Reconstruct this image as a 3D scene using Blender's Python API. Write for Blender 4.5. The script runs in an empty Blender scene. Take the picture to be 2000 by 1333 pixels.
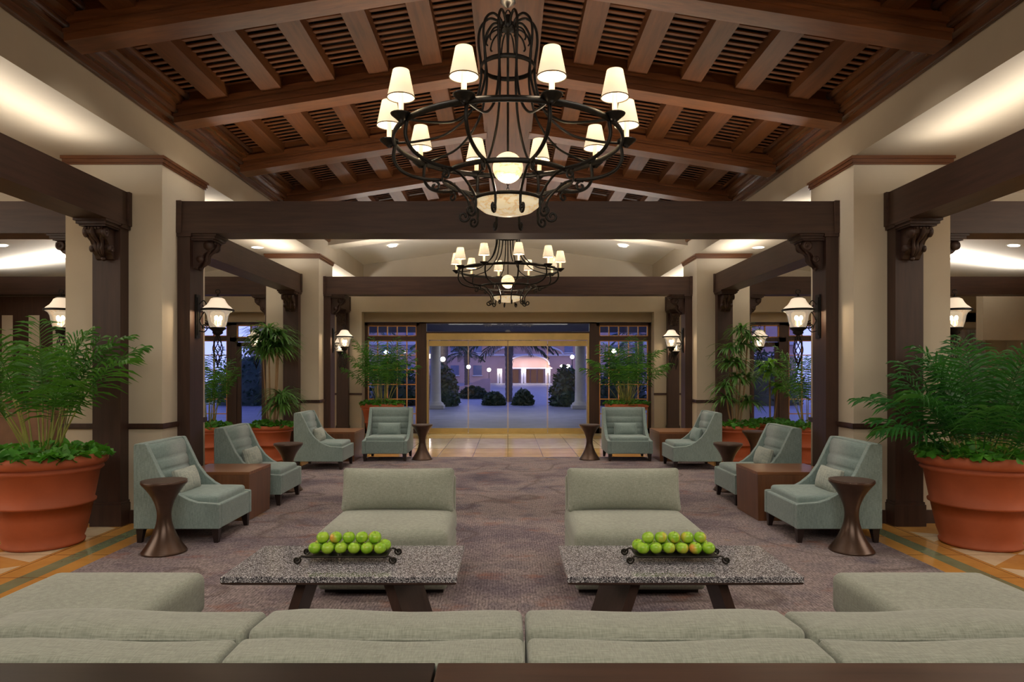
import bpy, math, random
from math import sin, cos, pi, radians as rad, sqrt
from mathutils import Vector, Matrix, Euler
R = random.Random(7)
sc = bpy.context.scene
COL = sc.collection

# ---------------------------------------------------------------- camera, world, exposure
cam = bpy.data.cameras.new('camera'); co = bpy.data.objects.new('camera', cam); COL.objects.link(co)
co.location = (0, 0, 1.5); co.rotation_euler = (pi/2, 0, 0)
cam.sensor_width = 36; cam.lens = 1333*36/2000; cam.shift_x = .004; cam.shift_y = .02975
cam.clip_start = .05; cam.clip_end = 300
sc.camera = co
vs = sc.view_settings
vs.view_transform = 'Standard'; vs.look = 'None'; vs.gamma = 1; vs.use_curve_mapping = False
vs.exposure = 0.0
world = bpy.data.worlds.new('world'); sc.world = world; world.use_nodes = True
wn = world.node_tree.nodes; wl = world.node_tree.links
bg = wn['Background']
bg.inputs[1].default_value = 3.4
tc = wn.new('ShaderNodeTexCoord'); sx = wn.new('ShaderNodeSeparateXYZ'); cr = wn.new('ShaderNodeValToRGB')
wl.new(tc.outputs['Generated'], sx.inputs[0]); wl.new(sx.outputs[2], cr.inputs[0]); wl.new(cr.outputs[0], bg.inputs[0])
cr.color_ramp.elements[0].color = (.27, .28, .62, 1); cr.color_ramp.elements[1].color = (.10, .12, .38, 1)
cr.color_ramp.elements[1].position = .7

def light(name, kind, loc, energy, color=(1, .86, .68), size=None, size_y=None, rot=None, spot=None, blend=.6):
    l = bpy.data.lights.new(name, kind); l.energy = energy; l.color = color
    if kind == 'AREA':
        l.shape = 'RECTANGLE'; l.size = size; l.size_y = size_y or size
    elif size is not None:
        l.shadow_soft_size = size
    if kind == 'SPOT':
        l.spot_size = rad(spot or 100); l.spot_blend = blend
    o = bpy.data.objects.new(name, l); o.location = loc
    if rot: o.rotation_euler = rot
    COL.objects.link(o); return o
WARM = (1, .80, .58); NEUT = (1, .89, .74); SOFT = (1, .93, .84)
# unseen fill panels added behind the camera and over the aisles
light('hall_fill_light', 'AREA', (0, -1.4, 3.85), 230, NEUT, 6.0, 3.0, (rad(22), 0, 0))
for s in (-1, 1):
    light('hall_fill_light', 'AREA', (s*8, 3.0, 3.25), 200, NEUT, 3.0, 5.0, (0, s*rad(14), 0))
    # cove strips lying on top of the arcade beams, shining up on the soffits
    light('cove_strip', 'AREA', (s*3.88, 4.6, 3.30), 24, SOFT, .2, 3.2, (pi, 0, 0))
    light('cove_strip', 'AREA', (s*3.88, 10.2, 3.30), 40, SOFT, .2, 3.6, (pi, 0, 0))
    light('cove_strip', 'AREA', (s*3.88, 14.7, 3.30), 26, SOFT, .2, 2.2, (pi, 0, 0))
    light('cove_strip', 'AREA', (s*7.6, 7.2, 3.30), 90, SOFT, 4.2, .2, (pi, 0, 0))
    light('cove_strip', 'AREA', (s*7.6, 12.85, 3.30), 90, SOFT, 4.2, .2, (pi, 0, 0))
    # fill spots added out of sight behind the rafters to brighten the seating
    for rb in (11.97, 10.30, 8.63, 6.96, 5.29, 3.62):
        for x in (1.5, 2.7):
            light('hidden_fill_spot', 'SPOT', (s*x, rb+.12, 4.485-.16*x+.14), 55, NEUT, .05, None, (0, 0, 0), 125, .9)
light('cove_strip', 'AREA', (0, 12.85, 3.30), 110, SOFT, 5.5, .2, (pi, 0, 0))
light('cove_strip', 'AREA', (0, 7.22, 3.30), 50, WARM, 5.5, .2, (pi, 0, 0))

# ---------------------------------------------------------------- materials
MATS = {}
def nmat(name):
    m = bpy.data.materials.new(name); m.use_nodes = True
    nt = m.node_tree; b = nt.nodes['Principled BSDF']
    MATS[name] = m
    return m, nt, b
def N(nt, t, **kw):
    n = nt.nodes.new(t)
    for k, v in kw.items():
        if k.startswith('i_'):
            n.inputs[k[2:].replace('_', ' ')].default_value = v
        else: setattr(n, k, v)
    return n
def ramp(nt, fac, stops, interp='LINEAR'):
    r = N(nt, 'ShaderNodeValToRGB'); r.color_ramp.interpolation = interp
    e = r.color_ramp.elements
    while len(e) < len(stops): e.new(.5)
    for i, (p, c) in enumerate(stops):
        e[i].position = p; e[i].color = (*c, 1)
    nt.links.new(fac, r.inputs[0]); return r.outputs[0]
def coords(nt, scale=(1, 1, 1), kind='Object', rot=(0, 0, 0)):
    t = N(nt, 'ShaderNodeTexCoord'); m = N(nt, 'ShaderNodeMapping')
    m.inputs['Scale'].default_value = scale; m.inputs['Rotation'].default_value = rot
    nt.links.new(t.outputs[kind], m.inputs[0]); return m.outputs[0]
def noise(nt, vec, scale, detail=4, rough=.6):
    n = N(nt, 'ShaderNodeTexNoise'); n.inputs['Scale'].default_value = scale
    n.inputs['Detail'].default_value = detail; n.inputs['Roughness'].default_value = rough
    nt.links.new(vec, n.inputs['Vector']); return n.outputs[0]
def mix(nt, fac, a, b, mode='MIX'):
    n = N(nt, 'ShaderNodeMix', data_type='RGBA', blend_type=mode)
    for v, s in ((fac, n.inputs[0]), (a, n.inputs[6]), (b, n.inputs[7])):
        if isinstance(v, (int, float)): s.default_value = v
        elif isinstance(v, tuple): s.default_value = (*v, 1)
        else: nt.links.new(v, s)
    return n.outputs[2]
def mth(nt, op, a, b=0):
    n = N(nt, 'ShaderNodeMath', operation=op)
    for v, s in ((a, n.inputs[0]), (b, n.inputs[1])):
        if isinstance(v, (int, float)): s.default_value = v
        else: nt.links.new(v, s)
    return n.outputs[0]
def bump(nt, b, h, strength=.2, dist=.01):
    n = N(nt, 'ShaderNodeBump'); n.inputs['Strength'].default_value = strength; n.inputs['Distance'].default_value = dist
    nt.links.new(h, n.inputs['Height']); nt.links.new(n.outputs[0], b.inputs['Normal'])
def plain(name, c, rough=.6, metal=0, var=.12, scale=6, spec=None, bmp=0):
    m, nt, b = nmat(name)
    v = coords(nt); n = noise(nt, v, scale)
    lo = tuple(x*(1-var) for x in c); hi = tuple(min(1, x*(1+var)) for x in c)
    nt.links.new(ramp(nt, n, [(.3, lo), (.7, hi)]), b.inputs['Base Color'])
    b.inputs['Roughness'].default_value = rough; b.inputs['Metallic'].default_value = metal
    if spec is not None: b.inputs['Specular IOR Level'].default_value = spec
    if bmp: bump(nt, b, noise(nt, v, scale*12), bmp)
    return m
def wood(name, c1, c2, axis='X', rough=.38, scale=1.0, spec=.5):
    m, nt, b = nmat(name)
    s = {'X': (1, 14, 14), 'Y': (14, 1, 14), 'Z': (14, 14, 1)}[axis]
    v = coords(nt, tuple(k*scale for k in s))
    n = noise(nt, v, 1.6, 6, .65)
    v2 = coords(nt, (1, 1, 1)); n2 = noise(nt, v2, 1.3, 2)
    f = mth(nt, 'ADD', mth(nt, 'MULTIPLY', n, .7), mth(nt, 'MULTIPLY', n2, .3))
    nt.links.new(ramp(nt, f, [(.32, c1), (.68, c2)]), b.inputs['Base Color'])
    b.inputs['Roughness'].default_value = rough; b.inputs['Specular IOR Level'].default_value = spec
    bump(nt, b, n, .08, .003)
    return m
def fabric(name, c1, c2, rough=.9, sc_=1.0, streak='Z'):
    m, nt, b = nmat(name)
    a = (260, 260, 26) if streak == 'Z' else (26, 260, 260)
    c = (40, 40, 300) if streak == 'Z' else (300, 40, 40)
    n1 = noise(nt, coords(nt, tuple(k*sc_ for k in a)), 1, 2, .5)
    n2 = noise(nt, coords(nt, tuple(k*sc_ for k in c)), 1, 2, .5)
    n3 = noise(nt, coords(nt), 3, 2)
    f = mth(nt, 'ADD', mth(nt, 'MULTIPLY', n1, .45), mth(nt, 'ADD', mth(nt, 'MULTIPLY', n2, .4), mth(nt, 'MULTIPLY', n3, .15)))
    nt.links.new(ramp(nt, f, [(.36, c1), (.64, c2)]), b.inputs['Base Color'])
    b.inputs['Roughness'].default_value = rough; b.inputs['Specular IOR Level'].default_value = .25
    b.inputs['Sheen Weight'].default_value = .25
    bump(nt, b, f, .25, .002)
    return m
DARK = wood('dark_stained_wood_along_x', (.030, .0135, .0092), (.070, .034, .0225), 'X', .5)
DARKY = wood('dark_stained_wood_along_y', (.030, .0135, .0092), (.070, .034, .0225), 'Y', .5)
DARKZ = wood('dark_stained_wood_upright', (.024, .010, .0068), (.058, .026, .0175), 'Z', .5)
CEILW = wood('ceiling_timber_along_x', (.060, .020, .006), (.165, .058, .017), 'X', .42)
CEILY = wood('ceiling_timber_along_y', (.046, .016, .0055), (.125, .044, .013), 'Y', .5, 1.0, .25)
CORN = wood('polished_cornice_timber', (.046, .016, .0055), (.125, .046, .015), 'Y', .26)
SLAT = wood('louvre_timber', (.07, .025, .009), (.19, .072, .025), 'X', .5)
DECK = plain('roof_deck_boards', (.010, .006, .005), .9)
WALN = wood('walnut', (.12, .044, .017), (.29, .12, .048), 'X', .3, .8)
WALNZ = wood('walnut_upright', (.085, .034, .016), (.19, .082, .038), 'Z', .3, .8)
BRON = plain('bronzed_wood', (.075, .042, .028), .28, .45, .25, 5)
IRON = plain('black_iron', (.018, .017, .016), .45, .7, .3, 30)
LEGW = plain('espresso_leg', (.016, .008, .007), .4)
CREAM = plain('cream_paint', (.50, .44, .345), .75, 0, .04, 2)
BEIGE = plain('beige_paint', (.40, .34, .255), .8, 0, .04, 2)
WHITE = plain('white_ceiling_paint', (.66, .62, .55), .85, 0, .03, 2)
TEAL = fabric('teal_woven_fabric', (.130, .182, .176), (.248, .325, .315))
TEAL2 = fabric('teal_smooth_fabric', (.165, .230, .222), (.248, .322, .312), sc_=.5)
SAGE = fabric('sage_linen', (.188, .205, .168), (.320, .340, .288))
SAGEX = fabric('sage_linen_long', (.188, .205, .168), (.320, .340, .288), streak='X')
PILW = fabric('striped_pillow_fabric', (.22, .26, .235), (.42, .45, .40), sc_=.35)
TERRA = plain('terracotta', (.36, .088, .036), .62, 0, .10, 4, .35, .05)
SOIL = plain('potting_soil', (.02, .013, .008), 1)
BRASS = plain('polished_brass', (.62, .46, .20), .32, 1, .12, 3)
MUNT = plain('honey_muntin_wood', (.72, .34, .09), .4)
STEEL = plain('steel', (.35, .33, .3), .3, 1)
TRAYM = plain('tray_iron', (.03, .026, .022), .4, .8, .3, 30)
def leafmat(name, c1, c2):
    m, nt, b = nmat(name)
    n = noise(nt, coords(nt), 9, 2)
    nt.links.new(ramp(nt, n, [(.3, c1), (.7, c2)]), b.inputs['Base Color'])
    b.inputs['Roughness'].default_value = .45; b.inputs['Specular IOR Level'].default_value = .4
    tr = N(nt, 'ShaderNodeBsdfTranslucent'); tr.inputs[0].default_value = (c2[0]*1.6, c2[1]*1.4, c2[2], 1)
    ms = N(nt, 'ShaderNodeMixShader'); ms.inputs[0].default_value = .25
    out = nt.nodes['Material Output']
    nt.links.new(b.outputs[0], ms.inputs[1]); nt.links.new(tr.outputs[0], ms.inputs[2]); nt.links.new(ms.outputs[0], out.inputs[0])
    return m
PALM = leafmat('palm_leaf', (.014, .080, .010), (.065, .22, .026))
PALMD = leafmat('palm_leaf_deep', (.008, .060, .014), (.035, .17, .030))
IVY = leafmat('ivy_leaf', (.022, .12, .012), (.085, .31, .030))
DRAC = leafmat('dracaena_leaf', (.022, .085, .016), (.095, .24, .045))
DRACB = leafmat('bright_leaf', (.05, .18, .012), (.17, .42, .03))
CANE = plain('palm_cane', (.22, .24, .05), .5, 0, .3)
TRUNK = plain('tan_trunk', (.30, .20, .11), .8, 0, .2)
BUSH = leafmat('dusk_bush_leaf', (.008, .022, .012), (.025, .06, .03))
PTRUNK = plain('outdoor_palm_trunk', (.09, .07, .06), .9, 0, .3, 8)

def glass(name='window_glass', tint=(.85, .9, .95), fr=1.5, rough=.0):
    m, nt, b = nmat(name)
    nt.nodes.remove(b); out = nt.nodes['Material Output']
    t = N(nt, 'ShaderNodeBsdfTransparent'); t.inputs[0].default_value = (*tint, 1)
    g = N(nt, 'ShaderNodeBsdfGlossy'); g.inputs['Roughness'].default_value = rough
    f = N(nt, 'ShaderNodeFresnel'); f.inputs[0].default_value = fr
    ms = N(nt, 'ShaderNodeMixShader')
    nt.links.new(f.outputs[0], ms.inputs[0]); nt.links.new(t.outputs[0], ms.inputs[1]); nt.links.new(g.outputs[0], ms.inputs[2])
    nt.links.new(ms.outputs[0], out.inputs[0]); return m
GLASS = glass()
LGLASS = glass('lantern_glass', (.75, .68, .58), 1.45, .15)
_nt = LGLASS.node_tree; _e = _nt.nodes.new('ShaderNodeEmission'); _e.inputs[0].default_value = (1, .80, .56, 1); _e.inputs[1].default_value = .32
_a = _nt.nodes.new('ShaderNodeAddShader'); _o = _nt.nodes['Material Output']; _p = _o.inputs[0].links[0].from_socket
_nt.links.new(_p, _a.inputs[0]); _nt.links.new(_e.outputs[0], _a.inputs[1]); _nt.links.new(_a.outputs[0], _o.inputs[0])
def emis(name, c, s, base=None, trans=0):
    m, nt, b = nmat(name)
    b.inputs['Base Color'].default_value = (*(base or c), 1)
    b.inputs['Emission Color'].default_value = (*c, 1); b.inputs['Emission Strength'].default_value = s
    b.inputs['Roughness'].default_value = .7
    return m
def shade_mat(name, c, s, tr):
    m = emis(name, c, s, (.85, .78, .66)); nt = m.node_tree; b = nt.nodes['Principled BSDF']
    t = N(nt, 'ShaderNodeBsdfTranslucent'); t.inputs[0].default_value = (tr, tr*.86, tr*.62, 1)
    a = N(nt, 'ShaderNodeAddShader'); o = nt.nodes['Material Output']
    nt.links.new(b.outputs[0], a.inputs[0]); nt.links.new(t.outputs[0], a.inputs[1]); nt.links.new(a.outputs[0], o.inputs[0]); return m
SHADE = shade_mat('lit_linen_shade', (1, .80, .50), .62, .012)
SHADEI = emis('lit_shade_lining', (1, .90, .70), 3.2)
SLEEVE = emis('candle_sleeve', (1, .72, .36), .55, (.8, .7, .5))
BULB = emis('glowing_bulb', (1, .86, .62), 30)
CAN = emis('downlight_lens', (1, .95, .85), 9)
def alab(name, s):
    m, nt, b = nmat(name)
    n = noise(nt, coords(nt, (1, 1, 2.2)), 5, 8, .7)
    c = ramp(nt, n, [(.45, (1, .84, .52)), (.49, (.78, .48, .22)), (.53, (1, .86, .56))])
    nt.links.new(c, b.inputs['Base Color']); nt.links.new(c, b.inputs['Emission Color'])
    b.inputs['Emission Strength'].default_value = s; b.inputs['Roughness'].default_value = .3
    return m
ALAB = alab('alabaster_globe', 1.05); ALABB = alab('alabaster_bowl', .5)
LSH = shade_mat('lantern_shade', (1, .80, .58), .62, .02)

# granite
GRAN, nt, b = nmat('speckled_granite')
v = coords(nt); n = N(nt, 'ShaderNodeTexVoronoi'); n.inputs['Scale'].default_value = 240; nt.links.new(v, n.inputs['Vector'])
sp = N(nt, 'ShaderNodeSeparateColor'); nt.links.new(n.outputs['Color'], sp.inputs[0])
c = ramp(nt, sp.outputs[0], [(0, (.032, .031, .038)), (.3, (.14, .132, .145)), (.55, (.29, .28, .305)), (.82, (.60, .59, .62))], 'CONSTANT')
nt.links.new(c, b.inputs['Base Color']); b.inputs['Roughness'].default_value = .13
# apples
def apple_mat(name, blush):
    m, nt, b = nmat(name)
    n1 = noise(nt, coords(nt), 14 , 2)
    f = ramp(nt, n1, [(.35, (.21, .46, .015)), (.60, (.38, .60, .05))])
    n2 = noise(nt, coords(nt, (1, 1, .6)), 11, 2)
    k = ramp(nt, n2, [(.62-blush, (0, 0, 0)), (.82-blush, (1, 1, 1))])
    nt.links.new(mix(nt, k, f, (.75, .28, .06)), b.inputs['Base Color'])
    b.inputs['Roughness'].default_value = .28
    return m
APP = [apple_mat('apple_skin', -.12), apple_mat('apple_skin_yellowish', .04), apple_mat('apple_skin_blushed', .14)]

# carpet
CARP, nt, b = nmat('woven_carpet')
v = coords(nt)
big = noise(nt, v, .9, 5, .65)
base = ramp(nt, big, [(.30, (.090, .078, .098)), (.44, (.180, .145, .158)), (.54, (.255, .208, .203)), (.68, (.12, .105, .130))])
fine = noise(nt, coords(nt, (26, 7, 1)), 3, 3, .7)
base = mix(nt, .85, base, ramp(nt, fine, [(.3, (.32, .31, .33)), (.7, (1.5, 1.5, 1.5))]), 'MULTIPLY')
fine2 = noise(nt, coords(nt, (9, 34, 1)), 4, 3, .7)
base = mix(nt, .6, base, ramp(nt, fine2, [(.35, (.6, .6, .6)), (.65, (1.35, 1.35, 1.35))]), 'MULTIPLY')
rust = noise(nt, coords(nt, (1, 1.5, 1)), 2.1, 6, .7)
base = mix(nt, ramp(nt, rust, [(.56, (0, 0, 0)), (.70, (.6, .6, .6))]), base, (.25, .10, .06))
oc = noise(nt, coords(nt, (1, 1.4, 1), rot=(0, 0, 1)), 1.1, 3, .5)
base = mix(nt, ramp(nt, oc, [(.71, (0, 0, 0)), (.745, (.7, .7, .7))]), base, (.33, .19, .05))
# curving vine lines
wv = noise(nt, coords(nt, (1, 1, 1), rot=(0, 0, .5)), .55, 2, .4)
ln = mth(nt, 'ABSOLUTE', mth(nt, 'SUBTRACT', mth(nt, 'FRACT', mth(nt, 'MULTIPLY', wv, 5)), .5))
base = mix(nt, ramp(nt, ln, [(.0, (.5, .5, .5)), (.05, (0, 0, 0))]), base, (.075, .052, .045))
# weave grid
sxyz = N(nt, 'ShaderNodeSeparateXYZ'); nt.links.new(v, sxyz.inputs[0])
gx = mth(nt, 'ABSOLUTE', mth(nt, 'SINE', mth(nt, 'MULTIPLY', sxyz.outputs[0], 150)))
gy = mth(nt, 'ABSOLUTE', mth(nt, 'SINE', mth(nt, 'MULTIPLY', sxyz.outputs[1], 110)))
g = mth(nt, 'MULTIPLY', gx, gy)
base = mix(nt, .55, base, ramp(nt, g, [(0, (.6, .6, .65)), (.6, (1.25, 1.25, 1.25))]), 'MULTIPLY')
nt.links.new(base, b.inputs['Base Color']); b.inputs['Roughness'].default_value = .95; b.inputs['Specular IOR Level'].default_value = .1
bump(nt, b, fine, .4, .004)

# stone floor: bands round the carpet, pale and ochre slabs set on the diagonal beyond
FLOOR, nt, b = nmat('banded_marble_floor')
v = coords(nt); s = N(nt, 'ShaderNodeSeparateXYZ'); nt.links.new(v, s.inputs[0])
ax = mth(nt, 'ABSOLUTE', s.outputs[0]); Y = s.outputs[1]
OC = (.50, .255, .065); PALE = (.62, .50, .34); GRN = (.16, .20, .12); LIN = (.24, .13, .04)
rx = ramp(nt, mth(nt, 'DIVIDE', ax, 12), [(0, OC), (3.405/12, GRN), (3.52/12, OC), (3.74/12, LIN), (3.755/12, PALE)], 'CONSTANT')
nz = noise(nt, v, 2.5, 6, .7)
diag = N(nt, 'ShaderNodeTexChecker'); diag.inputs['Scale'].default_value = 1.35
nt.links.new(coords(nt, (1, 1.6, 1), rot=(0, 0, rad(38))), diag.inputs['Vector'])
diag.inputs['Color1'].default_value = (*OC, 1); diag.inputs['Color2'].default_value = (*PALE, 1)
dcol = mix(nt, mth(nt, 'GREATER_THAN', ax, 3.755), rx, diag.outputs[0])
ry = ramp(nt, mth(nt, 'DIVIDE', mth(nt, 'SUBTRACT', Y, 11.9), 5), [(0, (.72, .46, .16)), (.14, (.80, .54, .22)), (.27, LIN), (.28, (.90, .76, .50)), (.66, LIN), (.67, (.80, .58, .26)), (.80, (.9, .76, .5))], 'CONSTANT')
base = mix(nt, mth(nt, 'GREATER_THAN', Y, 11.9), dcol, ry)
gl = N(nt, 'ShaderNodeTexBrick'); gl.inputs['Scale'].default_value = 1; gl.offset = 0
gl.inputs['Color1'].default_value = gl.inputs['Color2'].default_value = (1, 1, 1, 1); gl.inputs['Mortar'].default_value = (.45, .4, .35, 1)
gl.inputs['Mortar Size'].default_value = .006; gl.inputs['Brick Width'].default_value = .62; gl.inputs['Row Height'].default_value = .62
nt.links.new(v, gl.inputs['Vector'])
base = mix(nt, 1, base, gl.outputs[0], 'MULTIPLY')
base = mix(nt, .8, base, ramp(nt, nz, [(.3, (.72, .68, .6)), (.7, (1.15, 1.15, 1.15))]), 'MULTIPLY')
nt.links.new(base, b.inputs['Base Color']); b.inputs['Roughness'].default_value = .10
PAVE = plain('driveway_paving', (.17, .17, .21), .5, 0, .25, 1.5)

# ---------------------------------------------------------------- mesh helpers
class MB:
    def __init__(s): s.v = []; s.f = []; s.sm = []
    def add(s, vs, fs, smooth=False, M=None):
        n = len(s.v)
        s.v += [tuple(M @ Vector(p)) if M is not None else tuple(p) for p in vs]
        s.f += [tuple(i+n for i in f) for f in fs]; s.sm += [smooth]*len(fs); return s
    def box(s, x0, x1, y0, y1, z0, z1, M=None):
        vs = [(x, y, z) for z in (z0, z1) for y in (y0, y1) for x in (x0, x1)]
        fs = [(0, 2, 3, 1), (4, 5, 7, 6), (0, 1, 5, 4), (2, 6, 7, 3), (0, 4, 6, 2), (1, 3, 7, 5)]
        return s.add(vs, fs, False, M)
    def prism(s, poly, h0, h1, axis='y', M=None, smooth=False):
        # poly: 2D points (a,b); axis y: (x,z) swept in y; axis x: (y,z); axis z: (x,y)
        def P(a, b, h): return {'y': (a, h, b), 'x': (h, a, b), 'z': (a, b, h)}[axis]
        n = len(poly)
        vs = [P(a, b, h0) for a, b in poly]+[P(a, b, h1) for a, b in poly]
        fs = [tuple(range(n)), tuple(range(2*n-1, n-1, -1))]+[(i, n+i, n+(i+1) % n, (i+1) % n) for i in range(n)]
        s.add(vs, fs[:2], False, M)
        n0 = len(s.v)-2*n
        s.f += [tuple(i+n0 for i in f) for f in fs[2:]]; s.sm += [smooth]*n
        return s
    def lathe(s, prof, seg=32, M=None, smooth=True, cap=True):
        vs = []; fs = []
        for r, z in prof:
            for i in range(seg):
                a = 2*pi*i/seg; vs.append((r*cos(a), r*sin(a), z))
        for j in range(len(prof)-1):
            for i in range(seg):
                k = (i+1) % seg
                fs.append((j*seg+i, j*seg+k, (j+1)*seg+k, (j+1)*seg+i))
        s.add(vs, fs, smooth, M)
        if cap:
            n = len(s.v)-len(vs)
            for j in (0, len(prof)-1):
                if prof[j][0] > 1e-4:
                    s.f.append(tuple(n+j*seg+i for i in range(seg))); s.sm.append(False)
        return s
    def tube(s, path, r, seg=6, M=None, closed=False, flat=1.0):
        P = [Vector(p) for p in path]; n = len(P)
        rr = r if isinstance(r, (list, tuple)) else [r]*n
        T = []
        for i in range(n):
            if closed: t = P[(i+1) % n]-P[i-1]
            else: t = P[min(i+1, n-1)]-P[max(i-1, 0)]
            T.append(t.normalized() if t.length > 1e-9 else Vector((0, 0, 1)))
        u = T[0].orthogonal().normalized()
        if closed and abs(T[0].z) < .9: u = Vector((0, 0, 1))
        vs = []; fs = []
        for i in range(n):
            u = (u - T[i]*u.dot(T[i])).normalized(); w = T[i].cross(u)
            for k in range(seg):
                a = 2*pi*k/seg
                vs.append(tuple(P[i]+(u*cos(a)+w*sin(a)*flat)*rr[i]))
        for i in range(n if closed else n-1):
            j = (i+1) % n
            for k in range(seg):
                l = (k+1) % seg
                fs.append((i*seg+k, i*seg+l, j*seg+l, j*seg+k))
        if not closed:
            fs.append(tuple(range(seg))); fs.append(tuple(range((n-1)*seg, n*seg)))
        return s.add(vs, fs, True, M)
    def ring(s, R_, z, r, seg=64, ts=6, M=None, flat=1.0):
        return s.tube([(R_*cos(2*pi*i/seg), R_*sin(2*pi*i/seg), z) for i in range(seg)], r, ts, M, True, flat)
    def ball(s, c, r, seg=12, rings=8, M=None, sz=1.0, fn=None):
        vs = []; fs = []
        for j in range(rings+1):
            t = pi*j/rings
            for i in range(seg):
                a = 2*pi*i/seg; q = Vector((sin(t)*cos(a), sin(t)*sin(a), cos(t)*sz))
                if fn: q = q*fn(q)
                vs.append(tuple(Vector(c)+q*r))
        for j in range(rings):
            for i in range(seg):
                k = (i+1) % seg; fs.append((j*seg+i, (j+1)*seg+i, (j+1)*seg+k, j*seg+k))
        return s.add(vs, fs, True, M)
    def rbox(s, hx, hy, hz, r, M=None, bulge=(0, 0, 0), m=7, pinch=0, shape=None):
        # rounded cushion: box with radius r, faces bulging out
        def ax(h):
            k = [-h, -h+r*.12, -h+r*.35, -h+r*.65, -h+r]
            mid = [(-h+r)+(2*(h-r))*i/m for i in range(1, m)]
            return k+mid+[-q for q in reversed(k)]
        X, Y_, Z = ax(hx), ax(hy), ax(hz)
        idx = {}; vs = []; fs = []
        def vert(i, j, k):
            key = (i, j, k)
            if key in idx: return idx[key]
            p = Vector((X[i], Y_[j], Z[k]))
            q = Vector((max(-(hx-r), min(hx-r, p.x)), max(-(hy-r), min(hy-r, p.y)), max(-(hz-r), min(hz-r, p.z))))
            d = p-q
            if d.length > 1e-9:
                mx = max(abs(d.x), abs(d.y), abs(d.z)); p = q+d.normalized()*r*min(1, mx/r)
            ux, uy, uz = p.x/hx, p.y/hy, p.z/hz
            bx = bulge[0]*(1-uy*uy)*(1-uz*uz)*ux; by = bulge[1]*(1-ux*ux)*(1-uz*uz)*uy; bz = bulge[2]*(1-ux**4)*(1-uy**4)*uz
            p = p+Vector((bx, by, bz))
            if shape: p = shape(p)
            idx[key] = len(vs); vs.append(tuple(p)); return idx[key]
        nx, ny, nz = len(X)-1, len(Y_)-1, len(Z)-1
        for i in range(nx):
            for j in range(ny):
                fs.append((vert(i, j, 0), vert(i, j+1, 0), vert(i+1, j+1, 0), vert(i+1, j, 0)))
                fs.append((vert(i, j, nz), vert(i+1, j, nz), vert(i+1, j+1, nz), vert(i, j+1, nz)))
        for i in range(nx):
            for k in range(nz):
                fs.append((vert(i, 0, k), vert(i+1, 0, k), vert(i+1, 0, k+1), vert(i, 0, k+1)))
                fs.append((vert(i, ny, k), vert(i, ny, k+1), vert(i+1, ny, k+1), vert(i+1, ny, k)))
        for j in range(ny):
            for k in range(nz):
                fs.append((vert(0, j, k), vert(0, j, k+1), vert(0, j+1, k+1), vert(0, j+1, k)))
                fs.append((vert(nx, j, k), vert(nx, j+1, k), vert(nx, j+1, k+1), vert(nx, j, k+1)))
        return s.add(vs, fs, True, M)
    def build(s, name, mat, parent=None, bevel=0):
        me = bpy.data.meshes.new(name); me.from_pydata(s.v, [], s.f); me.materials.append(mat)
        me.polygons.foreach_set('use_smooth', s.sm); me.update()
        o = bpy.data.objects.new(name, me); COL.objects.link(o)
        if parent: o.parent = parent
        if bevel:
            md = o.modifiers.new('bevel', 'BEVEL'); md.width = bevel; md.segments = 2; md.limit_method = 'ANGLE'
        return o
def T(x=0, y=0, z=0, rx=0, ry=0, rz=0): return Matrix.Translation((x, y, z)) @ Euler((rx, ry, rz)).to_matrix().to_4x4()
def tag(o, label, cat, group=None, kind=None):
    if label: o['label'] = label
    if cat: o['category'] = cat
    if group: o['group'] = group
    if kind: o['kind'] = kind
    return o
def thing(name, label, cat, loc=(0, 0, 0), rz=0, group=None):
    o = bpy.data.objects.new(name, None); o.empty_display_size = .1; COL.objects.link(o)
    o.location = loc; o.rotation_euler = (0, 0, rz)
    return tag(o, label, cat, group)
def struct(o, label=None):
    o['kind'] = 'structure'
    if label: o['label'] = label
    return o
def dup(src, loc=None, rz=None, label=None, group=None, parent=None):
    c = src.copy(); COL.objects.link(c)
    if parent is not None: c.parent = parent
    if loc is not None: c.location = loc
    if rz is not None: c.rotation_euler = (0, 0, rz)
    if label: c['label'] = label
    if group: c['group'] = group
    for ch in list(src.children): dup(ch, parent=c)
    return c
def BX(name, x0, x1, y0, y1, z0, z1, mat, parent=None, bevel=0):
    return MB().box(x0, x1, y0, y1, z0, z1).build(name, mat, parent, bevel)

# ---------------------------------------------------------------- room shell
XC0, XC1 = 3.42, 4.375            # inner and outer faces of the cream columns
YB = [7.05, 12.65]                # front faces of the transverse beams
ZB0, ZB1 = 2.93, 3.26
WY = 16.5                         # glazed wall
struct(BX('floor', -12, 12, -4, 16.9, -.12, 0, FLOOR))
carpet = BX('carpet', -3.24, 3.24, .6, 11.88, 0, .012, CARP)
tag(carpet, 'grey-mauve patterned area carpet under the whole seating group', 'carpet')

# bulkheads over the column lines
for s, nm in ((-1, 'left'), (1, 'right')):
    a, b_ = sorted((s*XC0, s*4.62))
    struct(BX('wall_bulkhead_'+nm, a, b_, -4, 16.2, 3.63, 4.7, BEIGE))
    struct(MB().prism([(s*4.6, 4.25), (s*12.1, 3.12), (s*12.1, 3.35), (s*4.6, 4.75)], -4, 16.9).build('ceiling_aisle_'+nm, WHITE))
    struct(BX('wall_'+nm, *sorted((s*12, s*12.2)), -4, 16.9, 0, 4.2, BEIGE))
    k = 0
    for yr in (3.6, 9.2):
        k += 1
        struct(MB().prism([(s*4.62, 3.98), (s*12, 2.90+.06), (s*12, 3.14), (s*4.62, 4.25)], yr, yr+.7).build('trim_aisle_rib_%s_%d' % (nm, k), BEIGE))
struct(BX('wall_behind', -12.2, 12.2, -4.2, -4, 0, 5, BEIGE))
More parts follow.
